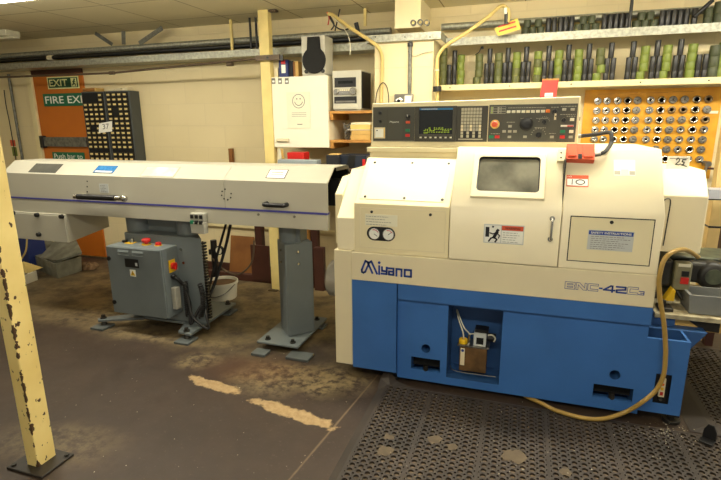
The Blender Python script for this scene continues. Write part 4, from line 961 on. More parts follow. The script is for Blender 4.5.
# ================================================================== SERVICES ALONG THE WALL
TY = 4.30
def channel(x0, x1, z0, z1, y0, y1, m):
    return MB(m).box(x0, x1, y0, y0+.004, z0, z1).box(x0, x1, y0+.004, y1, z0, z0+.004)
zl0, zl1 = Z(150,61.5,TY), Z(150,55,TY)
one(channel(WL+.03, -1.27, zl0, zl1, TY, WALL-.02, GALV), 'cable_tray', 'long galvanised cable tray running along the wall left of the pillar', 'tray', (-3.4, TY, zl0))
ca, cb, cz0, cz1 = X(366,35,4.06), X(441,35,4.06), Z(400,41,4.06), Z(400,33.5,4.06)
mb = MB(GALV).box(ca, cb, 4.06, 4.064, cz0, cz1).box(ca, ca+.004, 4.064, TY+.2, cz0, cz1).box(cb-.004, cb, 4.064, TY+.2, cz0, cz1).box(ca, cb, 4.064, 4.098, cz0, cz0+.003).use(BLACK)
for u in (375.5, 405, 430): p = at(u, 37, y=4.06); mb.cyl((p.x, 4.06, p.z), (p.x, 4.057, p.z), .006, seg=8)
one(mb, 'cable_tray', 'short galvanised tray wrapped round the top of the cream pillar', 'tray', ((ca+cb)/2, 4.06, cz0))
zr0, zr1 = Z(580,38.8,TY), Z(580,30.5,TY)
one(MB(GALV).box(cb+.003, 2.2, TY, TY+.004, zr0, zr1).box(cb+.003, 2.2, TY+.004, WALL-.02, zr1-.004, zr1), 'upper_shelf_tray', 'galvanised tray used as the upper shelf, right of the pillar', 'tray', (.8, TY, zr0))
zp = Z(150,46.5,4.42)
one(MB(GALV).cyl((WL+.05, 4.42, zp), (-1.16, 4.42, zp), .027, seg=14), 'steel_pipe', 'grey steel pipe above the cable tray left of the pillar', 'pipe', (-3.4, 4.42, zp))
one(MB(BLACK).cyl((WL+.05, 4.39, zp-.055), (-1.16, 4.39, zp-.055), .022, seg=12).use(CREAMLO).cyl((-5.05,4.39,zp-.055),(-4.98,4.39,zp-.055),.028), 'dark_pipe', 'dark lagged pipe just under the grey pipe left of the pillar', 'pipe', (-3.4, 4.39, zp-.055))
zp2 = Z(455,25.5,4.42)
one(MB(GALV).cyl((-.73, 4.46, zp2), (2.2, 4.46, zp2), .027, seg=14), 'steel_pipe', 'grey steel pipe running behind the upper shelf right of the pillar', 'pipe', (.7, 4.46, zp2))
p0, p1, p2 = at(0,76.5,y=4.28), at(112,73,y=4.22), at(262,58,y=4.07)
mb = MB(CONDB).tube([(WL+.02, 4.3, p0.z), p1, p2], .011, sub=2, smooth=False)
for p in (p1, at(230,64.3,y=4.105)): mb.cyl(p-Vector((.03,0,0)), p+Vector((.03,0,0)), .018, seg=10)
e = at(276,57,y=4.06)
mb.use(CONDB).box(p2.x-.06, e.x+.03, 4.062, 4.082, p2.z-.022, p2.z+.022).use(BLACK).cyl((p2.x+.06,4.062,p2.z),(p2.x+.06,4.056,p2.z),.01).box(e.x+.03, e.x+.06, 4.07, 4.09, p2.z-.03, p2.z+.018)
one(mb, 'brown_conduit', 'thin brown conduit sloping across the wall to a bracket on timber post', 'pipe', (p1.x, 4.2, p1.z))
def strap(u0, v0, u1, v1, y, r, m, name, label, cat, grp=None):
    a, b = at(u0, v0, y=y), at(u1, v1, y=y); d_ = (b-a).normalized(); n_ = Vector((0,1,0)).cross(d_)*r
    return one(MB(m).prism([a-n_, a+n_, b+n_, b-n_], (0,.008,0)), name, label, cat, (b.x, y, min(a.z, b.z)), grp)
strap(95,33.2,112,44.5,4.40,.018,GALVDK,'pipe_hanger','left of three grey pipe hangers, leaning right from the ceiling','bracket','pipe hangers')
strap(123,30.8,123.5,44.5,4.40,.022,GALVDK,'pipe_hanger','middle of three grey pipe hangers, hanging straight from the ceiling','bracket','pipe hangers')
strap(162,27.8,139,43.5,4.40,.022,GALVDK,'pipe_hanger','right of three grey pipe hangers, leaning left from the ceiling','bracket','pipe hangers')
for u, w in ((249.5, 'left'), (255.5, 'right')):
    a, b = at(u, 16, y=4.36), at(u+.4, 50, y=4.36)
    one(MB(BLACK).cyl((a.x, 4.36, CEIL-.001), (a.x, 4.36, zl0+.02), .011, seg=10), 'hanger_rod', w+' of two black rods dropping from the ceiling beside the timber post', 'rod', (a.x, 4.36, zl0), 'black hanger rods')
a = at(230.5, 20, y=4.36); one(MB(WOODY).box(a.x-.011, a.x+.011, 4.35, 4.37, zl0+.02, CEIL-.001), 'wooden_hanger', 'thin pale wooden hanger left of the two black rods', 'rod', (a.x, 4.36, zl0))
a = at(365, 10, y=4.36); one(MB(WOODY).box(a.x-.011, a.x+.011, 4.35, 4.37, zp+.04, CEIL-.001), 'wooden_hanger', 'thin pale wooden hanger right of the speaker near the pillar', 'rod', (a.x, 4.36, zp))
a = at(629.8, 20, y=4.34); one(MB(BLACK).cyl((a.x, 4.335, CEIL-.001), (a.x, 4.335, zr1), .012, seg=10), 'hanger_rod', 'black rod from the ceiling to the upper shelf among green rings', 'rod', (a.x, 4.335, zr0))
a, b = at(713, 0, y=4.34), at(694, 17, y=4.34); one(MB(BLACK).cyl(a, b, .014, seg=10), 'diagonal_strut', 'dark diagonal strut above the right end of the upper shelf', 'rod', b)
# block box above the pillar with conduit stubs
jx0, jx1, jz0 = X(394.5,28,4.13), X(420.5,26,4.13), Z(400,28.5,4.13)
t = thing('junction_box', 'cream box above the pillar with round conduit stubs beneath', 'box', ((jx0+jx1)/2, 4.3, jz0))
MB(CREAM2).box(jx0, jx1, 4.13, WALL-.001, jz0, CEIL-.002).build('casing', t, .004)
for u, v in ((413.5, 23), (420.5, 22.5), (427, 23)):
    p = at(u, v, y=4.12); MB(GALVDK).lathe([(.022,0),(.022,.03),(.014,.03),(.014,.0)], (p.x, 4.128, p.z), (0,-1,0), 16).use(HOSET).cyl((p.x, 4.128, p.z), (p.x, 4.11, p.z), .013).build('conduit_stub', t)
# conduit and switch box on the pillar
p, q = at(410.3, 44, y=4.085), at(410, 95, y=4.085)
one(MB(GALVDK).cyl((p.x, 4.085, cz0-.003), (p.x, 4.085, Z(410,94,4.085)), .015, seg=12).use(BLACK).lathe([(.015,0),(.022,.005),(.022,.03),(.015,.035)], (p.x, 4.085, cz0-.045), ZA, 12), 'pillar_conduit', 'dark vertical conduit down the middle of the cream pillar', 'pipe', (p.x, 4.085, p.z))
x0, x1, z1, z0 = X(394.5,95,4.07), X(413,95,4.07), Z(400,94,4.07), Z(400,103,4.07)
t = thing('switch_box', 'metal twin switch box on the pillar at the foot of its conduit', 'switch', ((x0+x1)/2, 4.08, z0))
MB(STEEL).box(x0, x1, 4.055, 4.0995, z0-.03, z1).build('casing', t, .008)
MB(WHITE).box(x1-.065, x1-.012, 4.048, 4.0545, z0-.02, z1-.015).build('white_switch', t, .004)
MB(CHROME).lathe([(.03,0),(.03,.006),(.02,.012),(0,.012)], (x0+.045, 4.0545, z0+.015), (0,-1,0), 16).use(BLACK).box(x0+.035, x0+.055, 4.03, 4.045, z0+.005, z0+.028).build('rotary_knob', t)
one(MB(BLACK).tube([at(375.5,104,y=4.07), at(377,92,y=4.07), at(382,83,y=4.06), at(386.5,86,y=4.06), at(388.5,96,y=4.07), at(388.5,105,y=4.07)], .004), 'thin_cable', 'thin black cable loop at the lower left of the pillar', 'cable', at(388,104,y=4.07))
one(MB(INK).tube([at(408,51,y=4.09), at(410,55,y=4.09), at(416,56,y=4.09), at(424,53,y=4.09), at(433,51.5,y=4.09)], .002, seg=6), 'thin_wire', 'fine stray wire across the upper pillar right of its conduit', 'cable', at(416,56,y=4.09))
# two tan hoses
h1 = [at(328,14,y=4.1), at(333,15,y=4.1), at(341,21,y=4.08), at(352,29,y=4.05), at(366,38,y=4.04), at(377,46,y=4.03), at(381.5,55,y=4.06), at(382,68,y=4.08), at(381.5,85,y=4.08), at(381,108,y=4.08)]
one(MB(HOSET).tube(h1, .014), 'tan_hose', 'tan hose sagging from the ceiling down the left side of the pillar', 'hose', h1[-1])
h2 = [at(508,22,y=4.12), at(508.5,12,y=4.12), at(505.5,7,y=4.12), at(500,6.5,y=4.12), at(488,17,y=4.10), at(466,33,y=4.07), at(447,45,y=4.05), at(438.5,55,y=4.05), at(437,68,y=4.05), at(437.3,85,y=4.06), at(437,112,y=4.06)]
mb = MB(HOSET).tube(h2, .014).use(BLACK).cyl(at(506.5,24,y=4.12), at(506.5,13,y=4.12), .016).use(WHITE).cyl(at(505.5,14,y=4.11), at(505.5,8,y=4.11), .012).use(RUBBER).cyl(at(437.2,86.5,y=4.06), at(437.2,91.5,y=4.06), .034).use(CREAMLO).cyl(at(437,69.5,y=4.05), at(437,71,y=4.05), .02)
one(mb, 'tan_hose', 'tan hose curving from a black fitting down the right side of the pillar', 'hose', h2[-1])
mb = MB(BLACK)
for pts in ([(328,14),(331,20),(336,27),(344,30),(352,27)], [(328,13),(334,24),(331,30)], [(432-92,9),(338,18),(335,31)]): mb.tube([at(u,v,y=4.16) for u, v in pts], .006, seg=6)
mb.use(RED).tube([at(327,12,y=4.15), at(329,18,y=4.15), at(328,25,y=4.15)], .005, seg=6).use(WHITEB).tube([at(333,17,y=4.14), at(345,30,y=4.14), at(350,42,y=4.14), at(350,55,y=4.14)], .004, seg=6)
mb.use(BLACK).cyl(at(356,23,y=4.25), at(360,38,y=4.25), .02, .012)
one(mb, 'tangled_wires', 'tangle of dark and red wires hanging between speaker and pillar', 'cable', at(331,30,y=4.16))

# ================================================================== TIMBER POST, WALL CABINET AND WHAT IS ON IT
px0_, px1_ = X(263.5,130,4.09), X(273,130,4.09)
one(MB(WOODY).box(px0_, px1_, 4.09, 4.16, 0.001, CEIL-.002).use(CONDB).box(px1_-.005, px1_+.07, 4.10, 4.16, CEIL-.02, CEIL-.002).box(px0_-.02, px1_-.02, 4.05, 4.2, .001, .012), 'timber_post', 'yellow painted timber post from floor to ceiling left of the white cabinet', 'post', (px0_, 4.09, 0), bevel=.004)
for u0, u1, w in ((304.5, 310, 'bare orange timber upright in the gap beside the right pedestal'),):
    a, b = X(u0,240,4.345), X(u1,240,4.345); one(MB(WOODP).box(a, b, 4.345, 4.40, 0.001, 1.15), 'timber_upright', w, 'post', (a, 4.345, 0), bevel=.003)
cx0, cx1, cz1_, cz0_ = px1_+.002, X(328,110,4.10), Z(300,76.3,4.10), Z(300,147.5,4.10)
t = thing('wall_cabinet', 'white wall cabinet with a smiley paper, hung beside the timber post', 'cabinet', ((cx0+cx1)/2, 4.3, cz0_))
MB(CREAM).box(cx0, cx1, 4.118, WALL-.001, cz0_, cz1_).build('carcass', t, .003)
dr_ = MB(M('white_melamine', (238, 234, 214), .4, var=.03)).box(cx0, cx1, 4.10, 4.117, cz0_, cz1_).build('door', t, .003)
MB(CREAMLO).box(X(276.3,140,4.09), X(288.6,140,4.09), 4.08, 4.0995, Z(280,141.7,4.09), Z(280,138.3,4.09)).build('handle', dr_, .006)
for u in (273.5, 280, 286.8):
    p = at(u, 81, y=4.1); mb = MB(INK).box(p.x-.018, p.x+.018, 4.0985, 4.0999, p.z-.024, p.z+.024).use(WHITE).box(p.x-.011, p.x+.011, 4.0978, 4.0985, p.z-.012, p.z+.004).build('small_sticker', dr_)
t = thing('smiley_poster', 'faded sheet with a drawn smiling face taped on the white cabinet', 'poster', (X(299,110,4.09), 4.09, Z(299,128,4.1)))
px, pX, pz0, pz1 = X(287,110,4.097), X(310.3,110,4.097), Z(299,128.2,4.097), Z(299,92,4.097)
MB(PAPERF).box(px, pX, 4.095, 4.0985, pz0, pz1).build('paper_sheet', t)
sc_ = at(298.5, 101.2, y=4.094); R_ = .058; mb = MB(INK); yy = 4.0945
mb.stroke([(sc_.x+R_*math.cos(2*PI*i/24), yy, sc_.z+R_*math.sin(2*PI*i/24)) for i in range(24)], .005, t=.0008, closed=True)
mb.stroke([(sc_.x+.038*math.cos(q), yy, sc_.z+.002+.038*math.sin(q)) for q in [PI+.25+i*(PI-.5)/8 for i in range(9)]], .006, t=.0008)
for s_ in (-1, 1): mb.cyl((sc_.x+s_*.016, yy, sc_.z+.02), (sc_.x+s_*.016, yy-.001, sc_.z+.02), .006, seg=10)
for z in (sc_.z-.10, sc_.z-.115, sc_.z-.13): mb.face([(sc_.x-.07, yy, z), (sc_.x+.07, yy, z), (sc_.x+.07, yy, z+.003), (sc_.x-.07, yy, z+.003)])
mb.face([(sc_.x-.02, yy, pz0+.03), (sc_.x+.03, yy, pz0+.03), (sc_.x+.03, yy, pz0+.037), (sc_.x-.02, yy, pz0+.037)])
mb.build('drawing', t, smooth=False)
# loudspeaker
sx0, sx1, sz1 = X(300.8,36,4.10), X(324.8,36,4.10), Z(312,35.8,4.10)
t = thing('loudspeaker', 'silver loudspeaker with black keyhole-shaped grille on top of the white cabinet', 'speaker', ((sx0+sx1)/2, 4.2, cz1_))
MB(SPKSIL).box(sx0, sx1, 4.10, 4.285, cz1_+.012, sz1).build('enclosure', t, .006)
MB(SPKSIL).box(sx0+.005, sx1-.005, 4.105, 4.27, cz1_+.001, cz1_+.012).build('foot', t)
g = at(314, 60.3, y=4.09); pr_ = []; R_ = .108
for i in range(30):
    q = PI/2+.62+i*(2*PI-1.24)/29; pr_.append((g.x+R_*math.cos(q), 4.099, g.z+R_*math.sin(q)))
pr_ += [(g.x+.056, 4.099, g.z+.188), (g.x-.056, 4.099, g.z+.188)]
MB(SPKBLK).prism(pr_, (0,-.018,0)).build('grille', t, .006)
for s_ in (-1, 1): MB(BLACK).cyl((g.x+s_*.077, 4.099, g.z-.088), (g.x+s_*.077, 4.09, g.z-.088), .017, seg=14).build('grille_peg', t)
# tins on the cabinet
def small_box(u0, u1, v1, y, dep, m, name, label, extra=None):
    a, b, z1 = X(u0,v1,y), X(u1,v1,y), Z(u0,v1,y); mb = MB(m).box(a, b, y, y+dep, cz1_+.001, z1)
    if extra: extra(mb, a, b, cz1_, z1, y)
    return one(mb, name, label, 'box', ((a+b)/2, y+dep/2, cz1_+.001), bevel=.003)
small_box(278.5, 287.5, 60.2, 4.13, .09, BLUEBIN, 'paint_tin', 'dark blue tin with red and white label on the white cabinet',
          lambda mb, a, b, z0, z1, y: mb.use(RED).box(a+.025, b-.022, y-.002, y, z1-.035, z1-.005).use(WHITE).box(a+.025, b-.022, y-.002, y, z0+.035, z1-.04))
small_box(288, 292.5, 61, 4.15, .09, INKDK, 'slim_box', 'slim black box between the blue tin and the tan box')
small_box(293, 298, 61.5, 4.16, .09, CARD, 'tan_box', 'tan carton beside the loudspeaker on the white cabinet', lambda mb, a, b, z0, z1, y: mb.use(WOODBR).box(a, a+.02, y-.002, y, z0+.01, z1-.005))
small_box(273.8, 277.6, 67, 4.14, .07, CREAMLO, 'pale_carton', 'small pale carton left of the blue tin, against the timber post')

# shelves, hi-fi, papers
sh = []
for v, l, dep in ((110.8, 'upper pine shelf right of the white cabinet, carrying the stereo', .4), (140.2, 'lower pine shelf right of the white cabinet, carrying folders', .4)):
    z = Z(345, v, 4.10); a, b = cx1+.003, X(374,v,4.18)
    sh.append(z); one(MB(WOODP).box(a, b, 4.12, WALL-.002, z-.022, z).box(a, a+.03, 4.125, WALL-.002, z-.075, z-.0225), 'pine_shelf', l, 'shelf', ((a+b)/2, 4.3, z), 'pine shelves', bevel=.002)
hx0, hx1, hz0, hz1 = X(333,100,4.11), X(361,100,4.11), sh[0], Z(346,70.5,4.11)
t = thing('stereo', 'silver mini stereo with dials on the upper pine shelf', 'stereo', ((hx0+hx1)/2, 4.2, hz0))
MB(SPKSIL).box(hx0, hx1, 4.11, 4.40, hz0+.012, hz1).use(BLACK).box(hx1+.0005, hx1+.002, 4.13, 4.38, hz0+.02, hz1-.01).use(SPKSIL).box(hx0+.01, hx1-.01, 4.12, 4.38, hz0+.001, hz0+.012).build('casing', t, .006)
H_ = hz1-hz0; W_ = hx1-hx0
MB(BLACK).box(hx0+W_*.07, hx1-W_*.17, 4.107, 4.1095, hz1-H_*.41, hz1-H_*.17).use(SCREEN).box(hx0+W_*.2, hx1-W_*.28, 4.1062, 4.107, hz1-H_*.32, hz1-H_*.25).build('display', t)
MB(BLACK).box(hx0+W_*.05, hx1-W_*.15, 4.107, 4.1095, hz0+H_*.19, hz0+H_*.36).use(STEEL).box(hx0+W_*.1, hx1-W_*.2, 4.106, 4.107, hz0+H_*.21, hz0+H_*.255).build('cassette_deck', t)
MB(CHROME).box(hx0+W_*.04, hx1-W_*.15, 4.104, 4.1095, hz0+H_*.40, hz0+H_*.54).build('control_strip', t, .002)
for fx, r in ((.13, .022), (.74, .032)): MB(CHROME).lathe([(r,0),(r,.012),(r*.85,.018),(0,.018)], (hx0+W_*fx, 4.104, hz0+H_*.48), (0,-1,0), 20).build('dial', t)
mb = MB(CREAMLO)
for k in range(6): mb.box(hx0+W_*(.26+.07*k), hx0+W_*(.31+.07*k), 4.101, 4.104, hz0+H_*.50, hz0+H_*.53)
mb.build('buttons', t)
MB(SPKSIL).box(hx0+W_*.02, hx1-W_*.12, 4.104, 4.1095, hz0+H_*.04, hz0+H_*.16).build('cd_drawer', t, .003)
# folders
fx0, fx1 = X(350,135,4.14), X(372,135,4.2)
zz = sh[1]; lab = [('thick tan folder at the bottom of the pile on lower pine shelf', .045, CARD, 0), ('second tan folder from the bottom on lower pine shelf', .038, CARD, .01), ('loose white sheet sticking out of the folder pile', .006, PAPER, -.03), ('yellow folder above the white sheet on lower pine shelf', .04, M('manila', (226, 196, 112), .7, var=.1), .0), ('topmost pale folder of the pile on lower pine shelf', .022, CREAMLO, .01)]
for l, h_, m, dx in lab:
    one(MB(m).box(fx0+dx, fx1+dx*.3, 4.15, 4.43, zz+.0005, zz+h_), 'folder', l, 'folder', ((fx0+fx1)/2, 4.3, zz), 'folders on the lower pine shelf', bevel=.003); zz += h_
mb = MB(INK); c0 = at(346.5, 131, y=4.2)
for k in range(7): mb.tube([(c0.x+.025*math.cos(q*.8+k)*(.6+.1*k), 4.22+.02*math.sin(q+k), sh[1]+.012+.02*k+.012*math.sin(q*1.7+k)) for q in range(8)], .0045, seg=6, sub=4)
one(mb, 'cable_bundle', 'tangled grey cable bundle beside the folders on lower pine shelf', 'cable', (c0.x, 4.22, sh[1]))

# ================================================================== RACK AND THINGS BEHIND THE FEEDER
RX0, RX1 = X(254,232,4.25), X(316.5,232,4.25)
t = thing('steel_rack', 'dark red-brown steel rack standing behind the bar feeder', 'rack', ((RX0+RX1)/2, 4.3, 0))
for a, b in ((RX0, RX0+.075), (RX1-.07, RX1)):
    MB(BROWN).box(a, b, 4.26, 4.33, .03, 1.19).build('upright', t, .003)
MB(BROWN).box(X(251,262,4.24), X(269.5,262,4.24), 4.24, 4.259, .03, Z(260,245.5,4.24)).build('panel_board', t, .004)
MB(BROWN).box(X(314,265,4.20), X(323.5,265,4.20), 4.20, 4.258, .001, Z(320,248,4.20)).build('short_post', t, .004)
MB(BROWN).box(X(207,275,4.24), RX1, 4.26, 4.31, .001, .075).build('bottom_rail', t, .003)
MB(BROWN).box(px1_+.012, RX1+.55, 3.78, 4.36, 1.195, 1.225).build('top_shelf', t, .003)
TZ = 1.2255
def onrack(u0, u1, v1, y, dep, m, name, label, cat, bev=.004, extra=None):
    a, b, z1 = X(u0,v1,y), X(u1,v1,y), Z((u0+u1)/2,v1,y); mb = MB(m).box(a, b, y, y+dep, TZ, z1)
    if extra: extra(mb, a, b, z1, y)
    return one(mb, name, label, cat, ((a+b)/2, y+dep/2, TZ), bevel=bev)
onrack(277.5, 316.5, 160, 3.82, .10, M('pale_blue_grey_lid', (150, 160, 166), .45, var=.06), 'grey_lid_box', 'flat blue-grey box on the rack behind the feeder lid', 'box')
onrack(287, 303.7, 152.5, 4.0, .12, RED, 'red_box', 'red plastic box behind the blue-grey box on the rack', 'box')
onrack(326, 338.5, 155, 3.85, .15, INKDK, 'black_box', 'black box with a pale top strip right of the blue-grey box', 'box', extra=lambda mb, a, b, z1, y: mb.use(CARD).box(a+.02, b-.01, y+.01, y+.1, z1-.004, z1+.008))
onrack(339, 366.5, 155.5, 3.9, .25, M('dark_blue_case', (30, 38, 54), .5, var=.15), 'tool_case', 'dark blue tool case between feeder and lathe on the rack', 'case', extra=lambda mb, a, b, z1, y: mb.use(BLACK).prism([(a+.06, y-.006, TZ), (a+.13, y-.006, TZ), (a+.15, y-.006, z1+.004), (a+.09, y-.006, z1+.004)], (0,.004,0)).use(RED).box(b-.035, b-.01, y-.004, y, TZ+.01, z1-.03))
for i, (u, m) in enumerate(((276.5, CREAMLO), (279.5, BUCKET), (283, CARD))):
    a = at(u, 150, y=3.98); one(MB(m).prism([(a.x, 3.98, TZ), (a.x+.016, 3.98, TZ), (a.x+.008-.02*(i-1), 3.98, TZ+.15), (a.x-.008-.02*(i-1), 3.98, TZ+.15)], (0,.016,0)), 'wooden_strip', ['leftmost of three thin strips standing under the white cabinet', 'middle white strip of three standing under the white cabinet', 'rightmost brown strip of three leaning under the white cabinet'][i], 'strip', (a.x, 3.98, TZ), 'strips under the white cabinet')
a = at(231, 155, y=4.52); one(MB(WOODBR).box(a.x-.02, a.x+.02, 4.505, WALL-.001, .95, Z(231,148.5,4.52)), 'wooden_batten', 'short brown batten fixed on the wall above the feeder', 'batten', (a.x, 4.52, .95), bevel=.002)
a, b, z1 = X(229,240,4.48), X(252,240,4.48), Z(240,237,4.48)
one(MB(WOODBR).prism([(a, 4.44, .001), (b, 4.44, .001), (b, 4.52, z1), (a, 4.52, z1)], (0,.012,0)), 'hardboard_sheet', 'brown hardboard sheet leaning on the wall behind the bucket', 'board', ((a+b)/2, 4.48, 0), bevel=.002)
# bucket
bk = at(222.5, 302, z=0); bz = .17
t = thing('bucket', 'white plastic bucket with brown sludge behind the left pedestal', 'bucket', (bk.x, bk.y+.12, 0))
bo = at(222, 280.5, z=.165); bo = (bo.x, bo.y, .001)
MB(BUCKET).lathe([(0,0),(.125,0),(.140,.14),(.147,.14),(.147,.165),(.138,.165),(.122,.01),(0,.01)], bo, ZA, 28).build('pail', t)
MB(SLUDGE).cyl((bo[0], bo[1], .135), (bo[0], bo[1], .14), .133, seg=28).build('sludge', t)
MB(STEEL).tube([(bo[0]-.15, bo[1]-.02, .15), (bo[0]-.11, bo[1]-.14, .09), (bo[0], bo[1]-.18, .06), (bo[0]+.11, bo[1]-.14, .09), (bo[0]+.15, bo[1]-.02, .15)], .004, seg=6).build('wire_handle', t)
# gas valve
g = at(213, 252, y=3.95); k = at(219, 250.5, y=3.92)
t = thing('pressure_regulator', 'black regulator with round gauge behind the left pedestal', 'valve', (g.x, 3.95, 0))
MB(BLACK).cyl((g.x, 3.97, 0.001), (g.x, 3.97, Z(211,240,3.97)), .035, .03, seg=14).box(g.x-.05, g.x+.05, 3.95, 3.99, g.z-.03, g.z+.02).build('stand', t)
MB(BLACK).lathe([(.045,0),(.045,.02),(.038,.024),(0,.024)], (k.x, 3.94, k.z), (0,-1,0), 20).use(WHITEB).cyl((k.x, 3.915, k.z), (k.x, 3.914, k.z), .034).build('gauge', t)
MB(CONDB).tube([(g.x, 3.93, g.z-.06), (g.x+.06, 4.0, g.z-.18), (g.x+.2, 4.05, g.z-.24), (g.x+.33, 4.1, g.z-.12), (g.x+.36, 4.12, g.z+.1)], .009).build('thin_hose', t)
# grey bins, box and blue bin at the far left
def tub(p0, p1, p2, z0, z1, m, wall=.012, fl=.06):
    """open rectangular tub from three floor corners (front-left, front-right, back-right)"""
    a, b, c = Vector(p0), Vector(p1), Vector(p2); d_ = a+(c-b); ce = (a+c)/2
    mb = MB(m); low = [Vector((p.x, p.y, z0)) for p in (a, b, c, d_)]
    cz = Vector((ce.x, ce.y, 0))
    top = [Vector((ce.x+(p.x-ce.x)*(1+fl), ce.y+(p.y-ce.y)*(1+fl), z1)) for p in low]
    it = [Vector((ce.x+(p.x-ce.x)*(1+fl-.08), ce.y+(p.y-ce.y)*(1+fl-.08), z1)) for p in low]
    il = [Vector((ce.x+(p.x-ce.x)*.92, ce.y+(p.y-ce.y)*.92, z0+wall)) for p in low]
    v = low+top+it+il
    fs = [(3,2,1,0),(12,13,14,15)]
    for i in range(4):
        j = (i+1) % 4; fs += [(i,j,j+4,i+4),(i+4,j+4,j+8,i+8),(i+8,j+8,j+12,i+12)]
    return mb.vf(v, fs)
b0, b1, b2 = at(38,270,z=0), at(58,279,z=0), at(82,271,z=0)
GT = thing('grey_tub', 'dirty grey tub with tilted lid flaps under the left end of feeder', 'tub', ((b0+b2)/2).to_tuple())
tub(b0, b1, b2, .001, .17, GREYDIRTY).build('tub_body', GT, .004)
q0, q1, q2 = at(55,263.5,z=.176), at(81,254.5,z=.176), at(77,241,y=4.35)
mb = MB(GREYDIRTY); A_ = [at(39,259,y=3.95), at(57,262,y=3.85), at(82,254,y=3.95), at(76,241,y=4.2), at(55,243,y=4.2)]
mb.vf([Vector(p) for p in A_]+[Vector(p)+Vector((0,0,.02)) for p in A_], [(0,1,2,3,4),(9,8,7,6,5)]+[(i,(i+1)%5,(i+1)%5+5,i+5) for i in range(5)])
mb.build('lid', GT, .002)
mb = MB(GREYDIRTY); A_ = [at(31,252,y=4.1), at(39,261,y=4.0), at(54,243,y=4.25), at(42,240,y=4.25)]
mb.vf(list(A_)+[p+Vector((.02,.03,0)) for p in A_], [(0,1,2,3),(7,6,5,4)]+[(i,(i+1)%4,(i+1)%4+4,i+4) for i in range(4)])
mb.build('lid_flap', GT, .002)
w0, w1, w2 = at(18,288,z=0), at(38,280,z=0), at(33,272,z=0)
t = thing('white_box', 'low white box with beige cloth on the floor beside the yellow column', 'box', w1.to_tuple())
tub(w0, w1, w2, .001, .10, BUCKET, fl=.0).build('carton', t, .003)
ce = (w0+w2)/2
MB(HOSET).vf([(ce.x-.16,ce.y-.02,.105),(ce.x+.13,ce.y-.06,.10),(ce.x+.12,ce.y+.12,.11),(ce.x-.12,ce.y+.14,.12),(ce.x-.03,ce.y+.03,.19)], [(0,1,4),(1,2,4),(2,3,4),(3,0,4)]).build('cloth', t)
p0, p1 = at(14,262,y=3.85), at(31,268,y=3.85)
mb = MB(BLUEBIN).prism([(p0.x, 3.85, .001), (p1.x, 3.85, .001), (p1.x-.01, 3.85, .42), (p0.x-.01, 3.85, .42)], (0,.22,0)).box(p0.x-.03, p1.x, 3.84, 4.08, .421, .45)
one(mb, 'blue_bin', 'dark blue plastic bin against the wall at the far left', 'bin', (p0.x, 3.95, 0), bevel=.006)
one(MB(HOSET).tube([at(27,238,y=3.8), at(26,250,y=3.8), at(22,258,y=3.79), at(17,264,y=3.78)], .009), 'tan_cable', 'short tan cable hanging in front of the dark blue bin', 'cable', at(17,264,y=4.0).to_tuple())
mb = MB(SLUDGE)
for k in range(5): mb.lathe([(0,0),(.05,.0),(.045,.03),(.02,.055),(0,.06)], at(84+k*2.6, 267+(k % 2)*2, z=.001).to_tuple(), ZA, 9)
one(mb, 'rag_heap', 'small heap of brown rags on the floor behind the control cabinet', 'rags', at(88,268,z=0).to_tuple())

# ================================================================== LOWER SHELF, UPPER SHELF, BLACK TUBES AND GREEN RINGS
sz0, sz1 = Z(580,87,TY), Z(580,81,TY)
sx = X(439.5,88,TY)
mb = MB(WALLTRIM).box(sx, 2.2, TY, TY+.004, sz0, sz1).box(sx, 2.2, TY+.004, WALL-.001, sz1-.004, sz1).use(BLACK)
for u in (450, 509.5, 571, 640, 708): p = at(u, 86, y=TY); mb.cyl((p.x, TY, (sz0+sz1)/2), (p.x, TY-.002, (sz0+sz1)/2), .006, seg=8)
one(mb, 'angle_shelf', 'cream steel shelf above the lathe carrying black tubes and green rings', 'shelf', (.7, TY, sz0))
SY = 4.39; kx = SY/4.31
def xs(lst): return [q*kx for q in lst]
protos = {}
def tube(x, z, h, r, m, label, group, cat='tube', name='black_tube', y=SY):
    key = (name, m.name, round(h, 3), r)
    if key not in protos:
        mb = MB(m).lathe([(r*.72,0),(r*.94,0),(r,.004),(r,h-.004),(r*.94,h),(r*.72,h),(r*.70,h-.02),(r*.70,.02),(r*.72,0)] if h > .08 else [(r*.7,0),(r*.96,0),(r,.003),(r,h-.003),(r*.96,h),(r*.7,h),(r*.7,0)], (0,0,0), ZA, 18)
        o = mb.build(name, None); protos[key] = o; o.location = (x, y, z); return tag(o, label, cat, group)
    return copy_at(protos[key], (x, y, z), label, group)
BT = 'black tubes on the lower shelf'; GR = 'green rings on the lower shelf'
HS_, HT, RB, RG, HG = .055, .112, .0195, .031, .0605
trios = [(-.326,-.293),(-.185,-.153),(-.047,-.012),(.111,.160),(.261,.297),(.403,.443),(.554,.597),(.701,.742),(.861,.9),(1.009,1.047)]
for i, (a, b) in enumerate(trios):
    o_ = ORD[i]+' black trio from the pillar'
    a, b = a*kx, b*kx
    if b-a < .041: m_ = (a+b)/2; a, b = m_-.0205, m_+.0205
    for x, s_ in ((a, 'left'), (b, 'right')):
        tube(x, sz1, HS_, RB, TUBEB, f'short black collar, {s_} bottom of the {o_}', 'black collars on the lower shelf', 'collar', 'black_collar')
        tube(x, sz1+HS_, HT, RB, TUBEB, f'black tube, {s_} of the pair in the {o_}', BT)
    tube((a+b)/2, sz1+HS_+HT, HT, RB, TUBEB, f'black tube on top of the {o_}', BT)
a, b = -.632*kx, -.590*kx
